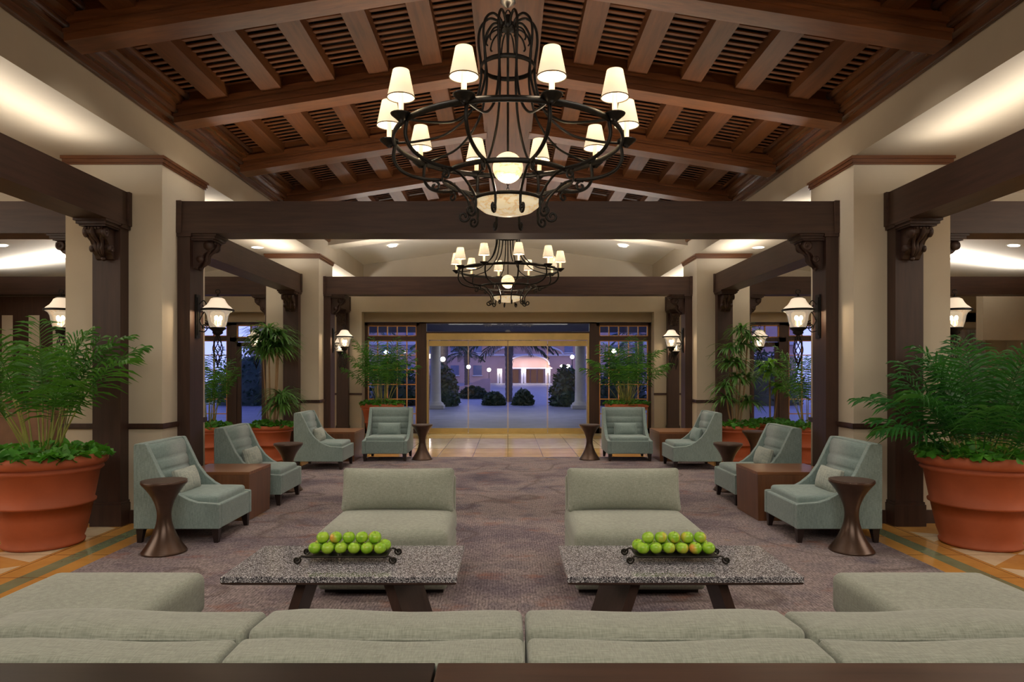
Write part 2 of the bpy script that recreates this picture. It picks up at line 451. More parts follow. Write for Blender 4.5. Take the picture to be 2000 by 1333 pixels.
# white vault behind the second portal
EAVE, RID = 4.02, 4.50
struct(MB().prism([(-3.45, EAVE), (0, RID), (3.45, EAVE), (3.45, EAVE+.3), (0, RID+.3), (-3.45, EAVE+.3)], 12.95, 16.3).build('ceiling_vault', WHITE))
struct(MB().prism([(-3.42, EAVE-.12), (0, RID-.12), (3.42, EAVE-.12), (3.42, EAVE+.02), (0, RID+.02), (-3.42, EAVE+.02)], 12.98, 13.45).build('trim_vault_rib', CREAM))

# wooden ceiling
PIT = .16
def zr(x, base): return base - PIT*abs(x)
ceil = bpy.data.objects.new('ceiling', None); COL.objects.link(ceil); struct(ceil, 'dark timber gabled ceiling with rafters and louvred panels')
Y0C, Y1C = -4, 12.95
for s in (-1, 1):
    MB().prism([(0, 4.86), (s*3.5, 4.86-PIT*3.5), (s*3.5, 4.92-PIT*3.5), (0, 4.92)], Y0C, Y1C).build('roof_deck', DECK, ceil)
MB().box(-.235, .235, Y0C, Y1C, 4.40, 4.75).box(-.29, -.235, Y0C, Y1C, 4.45, 4.75).box(.235, .29, Y0C, Y1C, 4.45, 4.75).build('ridge_beam', CEILY, ceil)
RB = [11.97-1.67*i for i in range(9)]        # rear edges of the rafters
for rb in RB:
    f = rb-.22
    for s in (-1, 1):
        m = MB()
        z0 = 4.485
        X0, X1 = s*.26, s*3.30
        m.prism([(X0, zr(.26, z0)), (X1, zr(3.3, z0)), (X1, zr(3.3, z0)+.30), (X0, zr(.26, z0)+.30)], f, rb)
        m.prism([(X0, zr(.26, z0)+.055), (X1, zr(3.3, z0)+.055), (X1, zr(3.3, z0)+.085), (X0, zr(.26, z0)+.085)], f-.018, rb+.018)
        m.prism([(X0, zr(.26, z0)+.12), (X1, zr(3.3, z0)+.12), (X1, zr(3.3, z0)+.18), (X0, zr(.26, z0)+.18)], f-.04, rb+.04)
        m.build('rafter', CEILW, ceil)
JX = [.74, 1.265, 1.79, 2.315, 2.84]
edges = [.29]+sum([[x-.095, x+.095] for x in JX], [])+[3.2]
for bi in range(len(RB)-1):
    yb0, yb1 = RB[bi+1], RB[bi]-.22
    if yb0 < -2.8: continue
    for s in (-1, 1):
        for x in JX:
            MB().prism([(s*(x-.095), zr(x-.095, 4.63)), (s*(x+.095), zr(x+.095, 4.63)), (s*(x+.095), zr(x+.095, 4.82)), (s*(x-.095), zr(x-.095, 4.82))], yb0, yb1).build('joist', CEILY, ceil)
        for k in range(0, 12, 2):
            xa, xb = edges[k], edges[k+1]
            m = MB(); n = 14
            for i in range(n):
                yc = yb0+.03+(yb1-yb0-.06)*(i+.5)/n
                # a tilted board
                vs_ = []
                for x in (s*xa, s*xb):
                    zz = zr(x, 4.735)
                    for dy, dz in ((-.036, -.012), (-.038, -.002), (.036, .018), (.038, .008)):
                        vs_.append((x, yc+dy, zz+dz))
                m.add(vs_, [(0, 1, 5, 4), (1, 2, 6, 5), (2, 3, 7, 6), (3, 0, 4, 7), (0, 3, 2, 1), (4, 5, 6, 7)])
            m.build('louvre_panel', SLAT, ceil)
for s in (-1, 1):
    m = MB()
    pr = [(3.42, 3.96), (3.37, 3.96), (3.36, 4.01), (3.31, 4.02), (3.30, 4.06), (3.26, 4.075), (3.25, 4.115), (3.20, 4.13), (3.19, 4.20), (3.15, 4.215), (3.15, 4.40), (3.5, 4.40)]
    m.prism([(s*x, z) for x, z in pr], Y0C, Y1C); 
    for x, z, r in ((3.40, 3.975, .024), (3.285, 4.075, .030), (3.17, 4.215, .032)): m.tube([(s*x, Y0C, z), (s*x, Y1C, z)], r, 14)
    m.build('cornice', CORN, ceil)

# glazed end wall
m = MB()
m.box(-12, 12, 16.15, 16.9, 2.91, 5.0)
wallb = struct(m.build('wall_header', CREAM))
struct(BX('wall_header_fascia', -11.9, 11.9, 16.42, 16.8, 2.69, 2.915, BEIGE))
k = 0
for a, b_ in ((-4.45, -3.46), (3.46, 4.45), (-12, -7.85), (7.85, 12)):
    k += 1
    struct(BX('wall_end_%d' % k, a, b_, 16.15 if k < 3 else 16.42, 16.88, 0, 2.915, CREAM))
    struct(BX('trim_rail_%d' % k, a-.01, b_+.01, 16.125 if k < 3 else 16.4, 16.16 if k < 3 else 16.43, .94, .99, DARK))
    struct(BX('baseboard_%d' % k, a-.01, b_+.01, 16.125 if k < 3 else 16.4, 16.16 if k < 3 else 16.43, 0, .13, DARK))

def glazed(name, x0, x1, cols, z1=2.68, ztr=2.30, rows=6):
    w = bpy.data.objects.new(name, None); COL.objects.link(w); struct(w)
    y = WY
    m = MB(); t = .07
    m.box(x0, x0+t, y, y+.1, 0, z1).box(x1-t, x1, y, y+.1, 0, z1).box(x0, x1, y, y+.1, z1-t, z1).box(x0, x1, y, y+.1, 0, .12).box(x0, x1, y-.01, y+.1, ztr-.05, ztr+.05)
    m.build('frame', DARKZ, w)
    a, b2 = x0+t, x1-t
    m = MB()
    def grid(z0_, z1_, n, r):
        m.box(a, a+.022, y+.01, y+.07, z0_, z1_).box(b2-.022, b2, y+.01, y+.07, z0_, z1_).box(a, b2, y+.01, y+.07, z0_, z0_+.022).box(a, b2, y+.01, y+.07, z1_-.022, z1_)
        for i in range(1, n): xx = a+(b2-a)*i/n; m.box(xx-.011, xx+.011, y+.01, y+.07, z0_, z1_)
        for i in range(1, r): zz = z0_+(z1_-z0_)*i/r; m.box(a, b2, y+.01, y+.07, zz-.011, zz+.011)
    grid(ztr+.05, z1-t, cols, 1); grid(.12, ztr-.05, cols, rows)
    m.build('muntins', MUNT, w)
    BX('pane', a, b2, y+.035, y+.043, .12, z1-t, GLASS, w)
    return w
glazed('window_1', -3.46, -2.14, 5)
glazed('window_2', 2.14, 3.46, 5)
glazed('window_3', -7.85, -6.72, 3)
glazed('window_4', 6.72, 7.85, 3)
glazed('window_5', -5.0, -4.45, 2)
glazed('window_6', 4.45, 5.0, 2)
k = 1
for s in (-1, 1):            # aisle doors with a transom light
    d = bpy.data.objects.new('door_%d' % (k+1), None); COL.objects.link(d); struct(d); k += 1
    xa, xb = sorted((s*5.0, s*6.72)); xm = (xa+xb)/2
    m = MB()
    m.box(xa, xa+.16, WY, WY+.1, 0, 2.68).box(xb-.16, xb, WY, WY+.1, 0, 2.68).box(xa, xb, WY, WY+.1, 2.62, 2.68).box(xa, xb, WY, WY+.1, 2.22, 2.32)
    m.build('frame', DARKZ, d)
    for a, b_ in ((xa+.16, xm), (xm, xb-.16)):
        f = MB(); f.box(a+.005, a+.1, WY+.02, WY+.07, .02, 2.21).box(b_-.1, b_-.005, WY+.02, WY+.07, .02, 2.21).box(a+.005, b_-.005, WY+.02, WY+.07, 2.10, 2.21).box(a+.005, b_-.005, WY+.02, WY+.07, .02, .22)
        lf = f.build('leaf', DARKZ, d); BX('pane', a+.1, b_-.1, WY+.04, WY+.048, .22, 2.10, GLASS, lf)
    m = MB()
    for a, b_ in ((xa+.16, xm-.02), (xm+.02, xb-.16)):
        m.box(a, a+.022, WY+.01, WY+.07, 2.32, 2.62).box(b_-.022, b_, WY+.01, WY+.07, 2.32, 2.62).box(a, b_, WY+.01, WY+.07, 2.32, 2.342).box(a, b_, WY+.01, WY+.07, 2.598, 2.62)
        xx = (a+b_)/2; m.box(xx-.011, xx+.011, WY+.01, WY+.07, 2.32, 2.62)
    m.build('transom_muntins', MUNT, d)
    BX('transom_pane', xa+.16, xb-.16, WY+.035, WY+.043, 2.32, 2.62, GLASS, d)
# brass sliding entrance
d = bpy.data.objects.new('door_1', None); COL.objects.link(d); struct(d, 'brass framed automatic sliding glass entrance doors')
m = MB(); m.box(-2.14, -1.97, WY-.02, WY+.12, 0, 2.70).box(1.97, 2.14, WY-.02, WY+.12, 0, 2.70).box(-2.14, 2.14, WY-.02, WY+.12, 2.66, 2.70).box(-1.97, 1.97, WY-.02, WY+.12, 2.42, 2.46)
m.build('frame', DARKZ, d)
BX('transom_pane', -1.97, 1.97, WY+.03, WY+.04, 2.46, 2.66, GLASS, d)
MB().box(-1.96, 1.96, WY-.06, WY+.1, 2.26, 2.42).box(-1.96, -1.92, WY-.03, WY+.1, 0, 2.26).box(1.92, 1.96, WY-.03, WY+.1, 0, 2.26).build('brass_header', BRASS, d)
xs = [-1.92, -.96, 0, .96, 1.92]
for i in range(4):
    a, b_ = xs[i]+.006, xs[i+1]-.006; yy = WY+(.0 if i in (1, 2) else .045)
    lf = MB().box(a, b_, yy, yy+.04, 2.115, 2.245).box(a, b_, yy, yy+.04, .012, .125).box(a, a+.007, yy, yy+.04, .1, 2.13).box(b_-.007, b_, yy, yy+.04, .1, 2.13).build('leaf', BRASS, d)
    BX('pane', a+.016, b_-.016, yy+.016, yy+.024, .125, 2.115, GLASS, lf)
BX('threshold', -1.97, 1.97, WY-.15, WY+.2, 0, .012, BRASS, d)

# ---------------------------------------------------------------- cream columns
def column(x0, x1, y0, y1, label):
    cx, cy = (x0+x1)/2, (y0+y1)/2; hx, hy = (x1-x0)/2, (y1-y0)/2
    c = thing('column', label, 'column', (cx, cy, 0), group='cream columns')
    BX('shaft', -hx, hx, -hy, hy, 0, 3.628, CREAM, c)
    m = MB()
    for e, z0, z1 in ((.012, 3.545, 3.565), (.022, 3.565, 3.60), (.034, 3.60, 3.63)): m.box(-hx-e, hx+e, -hy-e, hy+e, z0, z1)
    m.build('crown_moulding', CEILW, c)
    MB().box(-hx-.02, hx+.02, -hy-.02, hy+.02, .945, .985).box(-hx-.012, hx+.012, -hy-.012, hy+.012, .93, .945).build('chair_rail', DARKZ, c)
    BX('baseboard', -hx-.018, hx+.018, -hy-.018, hy+.018, 0, .13, DARKZ, c)
    return c
COLY = [(6.75, 7.7), (12.35, 13.3)]
for y0, y1 in COLY:
    w = 'near' if y0 < 8 else 'far'
    column(-XC1, -XC0, y0, y1, '%s left cream square column with brown rail and crown moulding' % w)
    column(XC0, XC1, y0, y1, '%s right cream square column with brown rail and crown moulding' % w)

# ---------------------------------------------------------------- timber posts, beams, carved corbels
def corbel(parent, M):
    # local: projects along -y from the post face at y=0, top at z=0
    m = MB()
    m.box(-.155, .155, -.27, 0, -.022, 0, M).box(-.14, .14, -.25, 0, -.05, -.022, M).box(-.125, .125, -.225, 0, -.066, -.05, M)
    prof = [(0, -.066), (-.20, -.066), (-.215, -.09), (-.205, -.13), (-.165, -.165), (-.12, -.19), (-.10, -.22), (-.105, -.25), (-.085, -.285), (-.045, -.315), (-.03, -.345), (0, -.355)]
    m.prism(prof, -.085, .085, 'x', M)
    for sx_ in (-1, 1):
        for yy, zz, r in ((-.165, -.115, .05), (-.075, -.255, .034)):
            Mc = M @ T(sx_*.085, yy, zz, 0, pi/2, 0)
            m.lathe([(0, -.016), (r, -.016), (r, .016), (r*.6, .022), (r*.55, .012), (r*.25, .012), (r*.2, .024), (0, .024)], 14, Mc)
    # acanthus ribs
    for xx, k_ in ((-.055, .8), (0, 1.0), (.055, .8)):
        pts = [(xx, -.21*k_-.012, -.08), (xx, -.225*k_, -.12), (xx*.8, -.175*k_-.01, -.165), (xx*.7, -.13, -.195), (xx*.6, -.118, -.23), (xx*.5, -.118, -.26), (xx*.35, -.09, -.30), (xx*.2, -.05, -.335)]
        m.tube(pts, [.016, .024, .02, .016, .017, .02, .015, .008], 7, M)
    m.ball((0, -.045, -.345), .024, 8, 6, M)
    for i in range(5):
        a = -1+i*.5; m.ball((a*.06, -.222, -.085), .014, 7, 5, M)
    return m.build('corbel', DARKZ, parent)
def post(parent, x0, x1, y0, y1, zt=ZB0):
    m = MB().box(x0, x1, y0, y1, 0, zt).box(x0-.018, x1+.018, y0-.018, y1+.018, 0, .21).box(x0-.01, x1+.01, y0-.01, y1+.01, .21, .235)
    m.box(x0-.02, x1+.02, y0-.02, y1+.02, zt-.035, zt)
    return m.build('post', DARKZ, parent)
def beamx(parent, x0, x1, y0, y1, ends=(1, 1)):
    m = MB().box(x0, x1, y0, y1, ZB0, ZB1).box(x0, x1, y0-.008, y1+.008, ZB0-.001, ZB0+.03)
    if ends[0]: m.box(x0-.003, x0+.05, y0-.02, y1+.02, ZB0, ZB1+.004)
    if ends[1]: m.box(x1-.05, x1+.003, y0-.02, y1+.02, ZB0, ZB1+.004)
    return m.build('beam', DARK, parent)
for i, yb in enumerate(YB):
    w = ('near', 'far')[i]
    p = thing('timber_portal', '%s dark timber portal spanning the hall between the cream columns' % w, 'timber frame')
    beamx(p, -XC0, XC0, yb, yb+.32)
    for s in (-1, 1):
        post(p, *sorted((s*XC0, s*3.29)), yb+.01, yb+.32)
        corbel(p, T(s*3.29, yb+.165, ZB0-.001, 0, 0, -s*pi/2))
    # aisle bays
    for s, sd in ((-1, 'left'), (1, 'right')):
        q = thing('timber_portal', '%s dark timber cross beam over the %s aisle' % (w, sd), 'timber frame')
        beamx(q, *sorted((s*XC1, s*11.98)), yb, yb+.32, (0, 0))
        post(q, *sorted((s*XC1, s*4.505)), yb+.01, yb+.32)
        corbel(q, T(s*4.505, yb+.165, ZB0-.001, 0, 0, s*pi/2))
def beamy(s, y0, y1, label, endpost=True, startpost=False):
    q = thing('timber_beam', label, 'timber frame', (s*3.885, 0, 0))
    hx = .15
    m = MB().box(-hx, hx, y0, y1, ZB0, ZB1).box(-hx-.008, hx+.008, y0, y1, ZB0-.001, ZB0+.03)
    m.box(-hx-.02, hx+.02, y1-.05, y1, ZB0, ZB1+.004)
    m.build('beam', DARKY, q)
    post(q, -.135, .135, y1-.145, y1-.001)
    corbel(q, T(0, y1-.145, ZB0-.001, 0, 0, 0))
    if startpost:
        post(q, -.135, .135, y0+.001, y0+.145)
        corbel(q, T(0, y0+.145, ZB0-.001, 0, 0, pi))
    return q
for s, sd in ((-1, 'left'), (1, 'right')):
    beamy(s, -2, 6.748, 'nearest %s dark timber beam running forward from the near column' % sd)
    beamy(s, 7.702, 12.348, '%s dark timber beam between the near and far columns' % sd, startpost=True)
    beamy(s, 13.302, 16.148, '%s dark timber beam from the far column to the entrance wall' % sd, startpost=True)

# ---------------------------------------------------------------- recessed downlights
def can(x, y, z, label, tiltx=0, e=14):
    c = thing('downlight', label, 'ceiling light', (x, y, z), group='recessed ceiling downlights')
    M = T(0, 0, 0, 0, tiltx, 0)
    MB().lathe([(.085, -.001), (.105, -.006), (.11, -.001), (.11, .002)], 24, M, cap=False).build('trim_ring', WHITE, c)
    MB().lathe([(0, -.002), (.088, -.002), (.088, .004), (0, .004)], 24, M).build('lens', CAN, c)
    light('downlight_lamp', 'SPOT', (x, y, z-.03), e, NEUT, .06, None, (0, 0, 0), 120)
for s, sd in ((-1, 'left'), (1, 'right')):
    xx = 1333
    can(s*2.42, 14.35, zr(2.42, RID)+.025, 'recessed round downlight in the %s slope of the white vault' % sd, s*math.atan(.14), 75)
    can(s*.95, 13.95, zr(.95, RID)+.01, 'recessed round downlight near the ridge of the white vault, %s side' % sd, s*math.atan(.14), 75)
    can(s*4.3, 11.7, 3.628, 'recessed round downlight in the %s soffit beside the timber beam' % sd, 0, 20)
    can(s*8.6, 11.6, 4.25-(8.6-4.6)*.1507-.004, 'recessed round downlight in the %s aisle ceiling' % sd, s*math.atan(.15), 30)

# ---------------------------------------------------------------- chandeliers
def spiral(cx, cz, r0, a0, turns, d, n=16):
    return [(cx+r0*(1-.8*i/n)*cos(a0+d*turns*2*pi*i/n), cz+r0*(1-.8*i/n)*sin(a0+d*turns*2*pi*i/n)) for i in range(n+1)]
def smoothpath(pts, n=6):
    out = []
    P = [pts[0]]+list(pts)+[pts[-1]]
    for i in range(1, len(P)-2):
        p0, p1, p2, p3 = [Vector(q) for q in P[i-1:i+3]]
        for k in range(n):
            t = k/n
            out.append(tuple(.5*((2*p1)+(-p0+p2)*t+(2*p0-5*p1+4*p2-p3)*t*t+(-p0+3*p1-3*p2+p3)*t**3)))
    out.append(tuple(pts[-1])); return out
def make_chandelier():
    c = thing('chandelier', 'large wrought iron chandelier hanging nearest, in front of the portal beam', 'chandelier', (0, 4.4, 0), group='wrought iron chandeliers')
    # chain links
    m = MB(); z = 4.34; i = 0
    while z > 3.80:
        if not 3.84 < z < 3.93:
            M = T(0, 0, z, 0, 0, (i % 2)*pi/2)
            m.tube([(.016*cos(a), 0, .03*sin(a)) for a in [2*pi*k/12 for k in range(12)]], .005, 5, M, True)
        z -= .045; i += 1
    m.build('chain', IRON, c)
    MB().lathe([(0, 3.93), (.02, 3.925), (.045, 3.90), (.05, 3.88), (.03, 3.865), (.012, 3.85), (0, 3.845)], 16).build('chain_coupling', STEEL, c)
    MB().lathe([(0, 4.40), (.07, 4.40), (.075, 4.37), (.03, 4.345), (0, 4.345)], 20).build('canopy', IRON, c)
    MB().lathe([(0, 3.80), (.012, 3.80), (.02, 3.765), (.045, 3.74), (.05, 3.715), (.04, 3.70), (.012, 3.69), (.008, 3.60), (.007, 2.92), (0, 2.92)], 16).build('hub', IRON, c)
    MB().ring(.172, 3.46, .016, 40, 6, None, .35).build('upper_ring', IRON, c)
    MB().ring(.73, 2.97, .020, 80, 8, None, .55).build('main_ring', IRON, c)
    MB().ring(.42, 2.735, .016, 60, 6, None, .5).build('lower_ring', IRON, c)
    MB().ring(.222, 2.60, .012, 48, 6).build('bowl_ring', IRON, c)
    for k in range(10):
        a = rad(36*k)
        M = T(0, 0, 0, 0, 0, a-pi/2)
        def rz_(l): return [(0, r, z) for r, z in l]
        up = smoothpath(rz_([(.04, 3.70), (.06, 3.755), (.12, 3.775), (.175, 3.72), (.19, 3.62), (.172, 3.46), (.185, 3.32), (.25, 3.16), (.40, 3.03), (.58, 2.985), (.72, 2.972)]))
        MB().tube(up, .0085, 6, M).tube(smoothpath(rz_([(.045, 3.70), (.08, 3.70), (.12, 3.67), (.14, 3.62), (.13, 3.60)]), 5), .006, 5, M).build('rod', IRON, c)
        low = smoothpath(rz_([(.725, 2.97), (.735, 2.87), (.68, 2.79), (.56, 2.745), (.43, 2.735)]))
        MB().tube(low, .012, 6, M).build('arm', IRON, c)
        # S scroll from the lower ring out to a curl under the bowl ring
        sp = spiral(.47, 2.695, .035, rad(60), 1.1, 1)
        s1 = [(q[0], q[1]) for q in reversed(sp)]+[(.44, 2.735), (.37, 2.72), (.30, 2.66), (.255, 2.60), (.245, 2.55)]
        s2 = spiral(.285, 2.50, .040, rad(150), 1.2, 1)
        MB().tube(smoothpath(rz_(s1+s2), 2), .0085, 6, M).build('scroll', IRON, c)
        cd = thing_part('candle_light', c, (0, 0, 0))
        x, y = .765*cos(a), .765*sin(a)
        P = T(x, y, 0)
        MB().lathe([(.012, 2.945), (.03, 2.962), (.058, 2.985), (.062, 2.993), (.055, 2.99), (.02, 2.975), (.0, 2.975)], 18, P).build('drip_pan', IRON, cd)
        MB().lathe([(.0155, 2.975), (.0155, 3.13), (0, 3.13)], 12, P).build('candle_sleeve', SLEEVE, cd)
        MB().lathe([(.080, 3.083), (.0475, 3.243)], 24, P, cap=False).build('lamp_shade', SHADE, cd)
        MB().ring(.0808, 3.086, .0036, 24, 5, P).build('shade_trim', STRIM, cd)
        MB().ball((x, y, 3.165), .018, 10, 8, None, 1.5).build('bulb', BULB, cd)
    MB().ball((0, 0, 2.815), .098, 28, 18).build('globe', ALAB, c)
    MB().lathe([(.215, 2.60), (.20, 2.565), (.16, 2.535), (.10, 2.517), (.03, 2.508), (0, 2.507)], 40).build('alabaster_bowl', ALABB, c)
    return c
def thing_part(name, parent, loc):
    o = bpy.data.objects.new(name, None); COL.objects.link(o); o.parent = parent; o.location = loc; o.empty_display_size = .05; return o
STRIM = plain('shade_trim_braid', (.16, .12, .08), .8)
ch1 = make_chandelier()
ch2 = dup(ch1, (0, 9.98, 0), rad(-7), 'farther wrought iron chandelier seen below the near portal beam')
def point_lights(cy, rot, e):
    for k in range(10):
        a = rad(36*k)+rot
        light('candle_lamp', 'POINT', (.765*cos(a), cy+.765*sin(a), 3.205), e, WARM, .02)
    light('globe_lamp', 'POINT', (0, cy, 2.68), e*1.5, WARM, .05)
point_lights(4.4, 0, 8); point_lights(9.98, rad(-7), 10)

# ---------------------------------------------------------------- lantern sconces
def make_lantern():
    # local: mounted on a face at x=0, lantern hangs at +x .22; z=0 is the band height
    c = thing('wall_lantern', '', 'wall lantern')
    c.location = (0, 0, 0)
    MB().box(0, .018, -.05, .05, -.30, .16).box(.018, .026, -.035, .035, -.27, .13).build('backplate', IRON, c)
    m = MB()
    A = [(.026, 0, -.12), (.08, 0, -.02), (.14, 0, -.05), (.13, 0, -.12), (.09, 0, -.11)]
    m.tube(smoothpath(A), .007, 6)
    m.tube(smoothpath([(.026, 0, -.10), (.06, 0, -.17), (.12, 0, -.19), (.16, 0, -.14), (.22, 0, -.205)]), .008, 6)
    m.tube(smoothpath([(.026, 0, -.22), (.08, 0, -.23), (.11, 0, -.19), (.08, 0, -.155), (.055, 0, -.18), (.07, 0, -.20)]), .006, 6)
    m.tube(smoothpath([(.026, 0, .06), (.07, 0, .10), (.10, 0, .06), (.08, 0, .03), (.06, 0, .05)]), .006, 6)
    m.build('bracket', IRON, c)
    P = T(.22, 0, 0)
    MB().lathe([(.163, -.012), (.168, 0), (.160, .012), (.150, .008), (.150, -.008)], 30, P, cap=False).build('band', IRON, c)
    MB().lathe([(.158, .006), (.135, .03), (.105, .055), (.085, .085), (.07, .115), (.045, .128), (.015, .132)], 30, P).build('lamp_shade', LSH, c)
    MB().lathe([(.150, -.008), (.120, -.03), (.105, -.06), (.095, -.12), (.078, -.18), (.05, -.195)], 30, P, cap=False).build('glass_body', LGLASS, c)
    m = MB().lathe([(.06, .130), (.03, .14), (.01, .15), (.008, .17), (0, .17)], 14, P)
    m.tube(smoothpath([(.22, 0, .165), (.245, 0, .185), (.235, 0, .215), (.20, 0, .21), (.20, 0, .185), (.22, 0, .18)], 5), .005, 5)
    m.build('finial', IRON, c)
    m = MB().lathe([(.082, -.185), (.085, -.20), (.06, -.215), (.05, -.23), (.055, -.245), (.03, -.262), (.02, -.27)], 20, P)
    for k in range(6):
        m.tube([(.22+(.012+.036*sin(pi*i/14)**1)*cos(2*pi*k/6+i*.22), (.012+.036*sin(pi*i/14))*sin(2*pi*k/6+i*.22), -.265-.30*i/14) for i in range(15)], .0055, 5)
    m.ball((.22, 0, -.575), .014, 8, 6); m.lathe([(0, -.62), (.008, -.60), (.01, -.585)], 8, P)
    m.build('cage_tail', IRON, c)
    for k in range(3):
        a = 2*pi*k/3+.5
        b_ = MB().lathe([(.010, -.16), (.010, -.105), (0, -.105)], 8, T(.22+.03*cos(a), .03*sin(a), 0)).build('candle', SLEEVE, c)
        MB().ball((.22+.03*cos(a), .03*sin(a), -.085), .017, 10, 7, None, 1.5).build('bulb', BULB, b_)
    return c
lan = make_lantern(); first = [lan]
def place_lantern(x, y, rz, label, e=12, z=2.15):
    if first: o = first.pop(); o.location = (x, y, z); o.rotation_euler = (0, 0, rz); o['label'] = label; o['group'] = 'iron and glass wall lanterns'
    else: o = dup(lan, (x, y, z), rz, label, 'iron and glass wall lanterns')
    light('lantern_lamp', 'POINT', (x+.22*cos(rz), y+.22*sin(rz), z-.06), e, WARM, .035)
for s, sd in ((-1, 'left'), (1, 'right')):
    r0 = 0 if s < 0 else pi; r1 = pi if s < 0 else 0
    for yb, w in ((YB[0], 'near'), (YB[1], 'far')):
        place_lantern(s*3.29, yb+.17, r0, 'wall lantern on the inner %s post of the %s portal' % (sd, w))
        place_lantern(s*4.505, yb+.17, r1, 'wall lantern on the aisle side of the %s %s column' % (w, sd))
    place_lantern(s*3.885, 16.0, -pi/2, 'wall lantern facing forward on the %s post beside the entrance' % sd, 5)

# ---------------------------------------------------------------- teal slipper chairs
def make_chair():
    c = thing('slipper_chair', '', 'chair', group='teal slipper chairs round the carpet')
    hx, hy = .37, .375
    prof = [(-.37, .137), (-.372, .85), (-.362, .872), (-.275, .874), (-.262, .862), (-.20, .735), (-.138, .605), (-.06, .50), (.025, .43), (.10, .39), (.175, .366), (.36, .352), (.37, .345), (.37, .137)]
    for s in (-1, 1):
        y0, y1 = sorted((s*hy, s*(hy-.055)))
        o = MB().prism(prof, y0, y1).build('side_panel', TEAL, c, .012)
    BX('front_rail', .31, .37, -.32, .32, .137, .35, TEAL, c, .012)
    BX('seat_deck', -.30, .31, -.32, .32, .15, .30, TEAL, c)
    MB().prism([(-.37, .137), (-.372, .85), (-.362, .874), (-.28, .874), (-.21, .30), (-.30, .15)], -.32, .32).build('back_panel', TEAL, c, .01)
    # channel-tufted inner back
    zs = [.30, .41, .515, .615, .715, .875]; n = 8
    pts = []
    for i in range(5):
        for k in range(n):
            t = k/n; z = zs[i]+(zs[i+1]-zs[i])*t
            pts.append((-.155-(z-.30)*.205+.014*sqrt(max(0, 1-(2*t-1)**2))-(.012 if i == 4 and t > .8 else 0), z))
    pts.append((-.295, .876))
    poly = pts+[(-.34, .87), (-.22, .30)]
    MB().prism(poly, -.318, .318, smooth=True).build('tufted_back', TEAL2, c)
    MB().rbox(.262, .315, .055, .03, T(.075, 0, .355), (0, 0, .012)).build('seat_cushion', TEAL2, c)
    for sx_ in (-1, 1):
        for sy in (-1, 1):
            x, y = sx_*.325, sy*.325
            m = MB(); a, b_ = .032, .018
            m.add([(x+i*a, y+j*a, .137) for i, j in ((-1, -1), (1, -1), (1, 1), (-1, 1))]+[(x+sx_*.008+i*b_, y+sy*.008+j*b_, .012) for i, j in ((-1, -1), (1, -1), (1, 1), (-1, 1))],
                  [(0, 1, 2, 3), (7, 6, 5, 4), (0, 4, 5, 1), (1, 5, 6, 2), (2, 6, 7, 3), (3, 7, 4, 0)])
            m.build('leg', LEGW, c)
    return c
chair = make_chair()
def make_pillow(mat):
    def sh(p):
        u, v = p.x/.205, p.z/.115
        k = 1-.10*(1-v*v) if abs(u) > .8 else 1
        w = 1-.12*(1-u*u)
        return Vector((p.x*(1-.06*(1-v*v)*abs(u)), p.y*(max(.12, (1-u**4)*(1-v**4)))**.5, p.z*(1-.05*(1-u*u))))
    t = MB().rbox(.205, .055, .115, .02, None, (0, .02, 0), 8, shape=sh)
    return t.build('lumbar_pillow', mat)
pil = {}
def place_pillow(x, y, rz, label, mat):
    # rz = facing direction of the chair
    k = mat.name
    if k not in pil: o = pil[k] = make_pillow(mat)
    else: o = pil[k].copy(); COL.objects.link(o)
    q = Matrix.Rotation(rz, 4, 'Z') @ Matrix.Translation((-.085, 0, .505)) @ Euler((0, rad(-16), 0)).to_matrix().to_4x4() @ Euler((0, 0, pi/2)).to_matrix().to_4x4()
    o.matrix_world = Matrix.Translation((x, y, 0)) @ q
    tag(o, label, 'pillow', 'lumbar pillows on the teal chairs')
spots = []
for s, sd in ((-1, 'left'), (1, 'right')):
    r0 = 0 if s < 0 else pi
    spots += [(s*2.865, 6.27, r0, 'nearest teal chair on the %s, beside the walnut cube' % sd, 'striped pale pillow on the nearest %s teal chair' % sd, PILW),
              (s*2.875, 7.91, r0, 'second teal chair on the %s, behind the walnut cube' % sd, 'striped pale pillow on the second %s teal chair' % sd, PILW),
              (s*2.865, 10.68, r0, 'teal chair on the far %s seen side-on by the corner cube' % sd, ('striped pale' if s < 0 else 'plain teal')+' pillow on the far side-on %s chair' % sd, PILW if s < 0 else TEAL2),
              (s*2.04 if s < 0 else 2.02, 11.64, -pi/2, 'teal chair facing forward, back to the entrance, on the %s' % sd, 'plain teal pillow on the forward-facing %s chair' % sd, TEAL2)]
used = [chair]
for x, y, rz, lb, pl, pm in spots:
    if used: o = used.pop(); o.location = (x, y, 0); o.rotation_euler = (0, 0, rz); o['label'] = lb
    else: dup(chair, (x, y, 0), rz, lb)
    place_pillow(x, y, rz, pl, pm)

